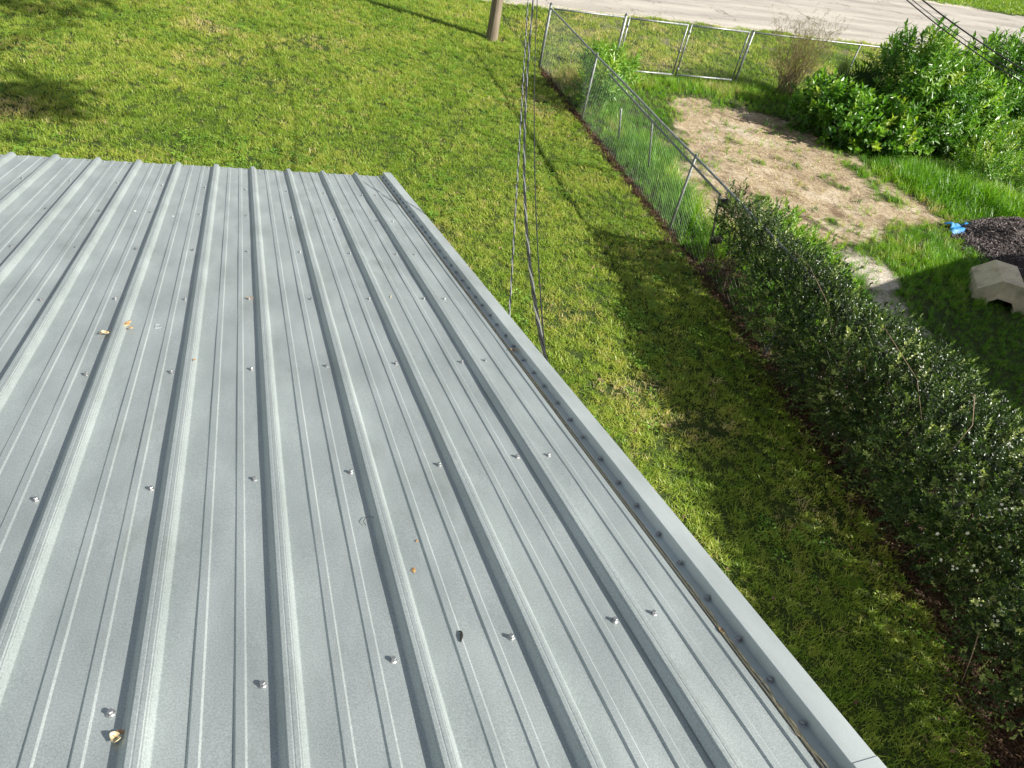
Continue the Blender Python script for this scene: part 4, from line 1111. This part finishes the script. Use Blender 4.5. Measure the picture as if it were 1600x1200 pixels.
# single seedlings on the dirt patch
for i, (sx, sy, h, lb) in enumerate(((9.6, 9.1, .10, 'near the middle of its hedge side'), (11.0, 12.9, .20, 'towards the gates'), (11.5, 12.2, .16, 'next to the broad leaved bush'), (10.9, 9.4, .12, 'in its centre near the shelter side'))):
    e = empty('seedling', (sx, sy, 0)); tag(e, 'small green weed tuft on the bare dirt patch, ' + lb, 'weed', 'weed tufts on the bare dirt')
    mb = MB()
    for k in range(26): blade(mb, (sx + random.uniform(-.08, .08), sy + random.uniform(-.08, .08), 0), random.uniform(0, 6.28), h * random.uniform(.5, 1.2), h * random.uniform(.3, 1), .010)
    m2 = simple('seedling_leaf', (.09, .19, .03), .5, 0, 12, .4) if i == 0 else m2
    mb.build('blades', m2, e)

# ------------------------------------------------------------------ tall tree outside the frame: its crown shades patches of the lawn and the roof
tree = empty('shade_tree', (3.2, -5.2, 0)); tag(tree, 'tall broadleaved tree behind the photographer with long limbs over the yard', 'tree')
mb = MB(); mb.tube([(3.2, -5.2, -.2), (3.2, -5.2, 2), (3.1, -5.1, 5), (3.0, -5.0, 8), (3.0, -5.0, 11)], [.32, .27, .22, .16, .09], 12)
mb.build('trunk', M['twig'], tree, True)
def spray_at(gx_, gy_, gz_, z):
    """crown point above the place that its shadow falls on"""
    k = (z - gz_) / math.tan(SUN_EL); return Vector((gx_ - SH.x * k, gy_ - SH.y * k, z))
TG = [(-3.1, 12.6, 0, 9.5, (.75, .50, .3), 110), (-2.75, 11.9, 0, 9.3, (.5, .25, .25), 60), (-3.8, 12.3, 0, 9.5, (.9, .8, .3), 150), (-3.9, 16.6, 0, 10, (1.3, .8, .4), 120), (-2.9, 17.6, 0, 10, (.9, .4, .3), 60),
      (-4.5, 14.4, 0, 9.8, (.7, .5, .3), 50), (-1.9, 4.45, 2.85, 9, (.55, .12, .2), 16), (-2.3, 18.6, 0, 10.4, (1.0, .5, .3), 60), (-5.5, 13.5, 0, 9.8, (1.2, 1.6, .6), 160), (-6.5, 17, 0, 10.2, (1.6, 2.0, .8), 260), (-5.9, 10, 0, 9.3, (1.0, 1.2, .6), 120)]
tk = [sprig('tree_sprig', 12, .22, .10, .055, M['treeleaf'], 1.2) for _ in range(3)]
Ps = []; ends = []
for (a, b, c, z, r, n) in TG:
    q_ = spray_at(a, b, c, z); ends.append(q_)
    Ps.append(np.array(tuple(q_)) + rng.normal(0, .5, (n, 3)) * np.array(r))
Ps.append(np.array([2.9, -5.0, 11.0]) + rng.normal(0, .5, (500, 3)) * np.array([1.8, 1.8, 1.6]))
P = np.concatenate(Ps)
o = scatter('crown', tk, P, dirrot(rng.normal(0, .8, P.shape) + np.array([0, 0, .5])), rng.uniform(.8, 1.3, len(P)), rng.random(len(P)), tree); o['kind'] = 'stuff'
mb = MB()
for q_ in ends:
    s0 = Vector((3.0, -5.0, 8)); mb.tube([s0, s0.lerp(q_, .35) + Vector((0, 0, .9)), s0.lerp(q_, .7) + Vector((0, 0, .6)), q_], [.07, .05, .03, .010], 6)
mb.build('limbs', M['twig'], tree, True)
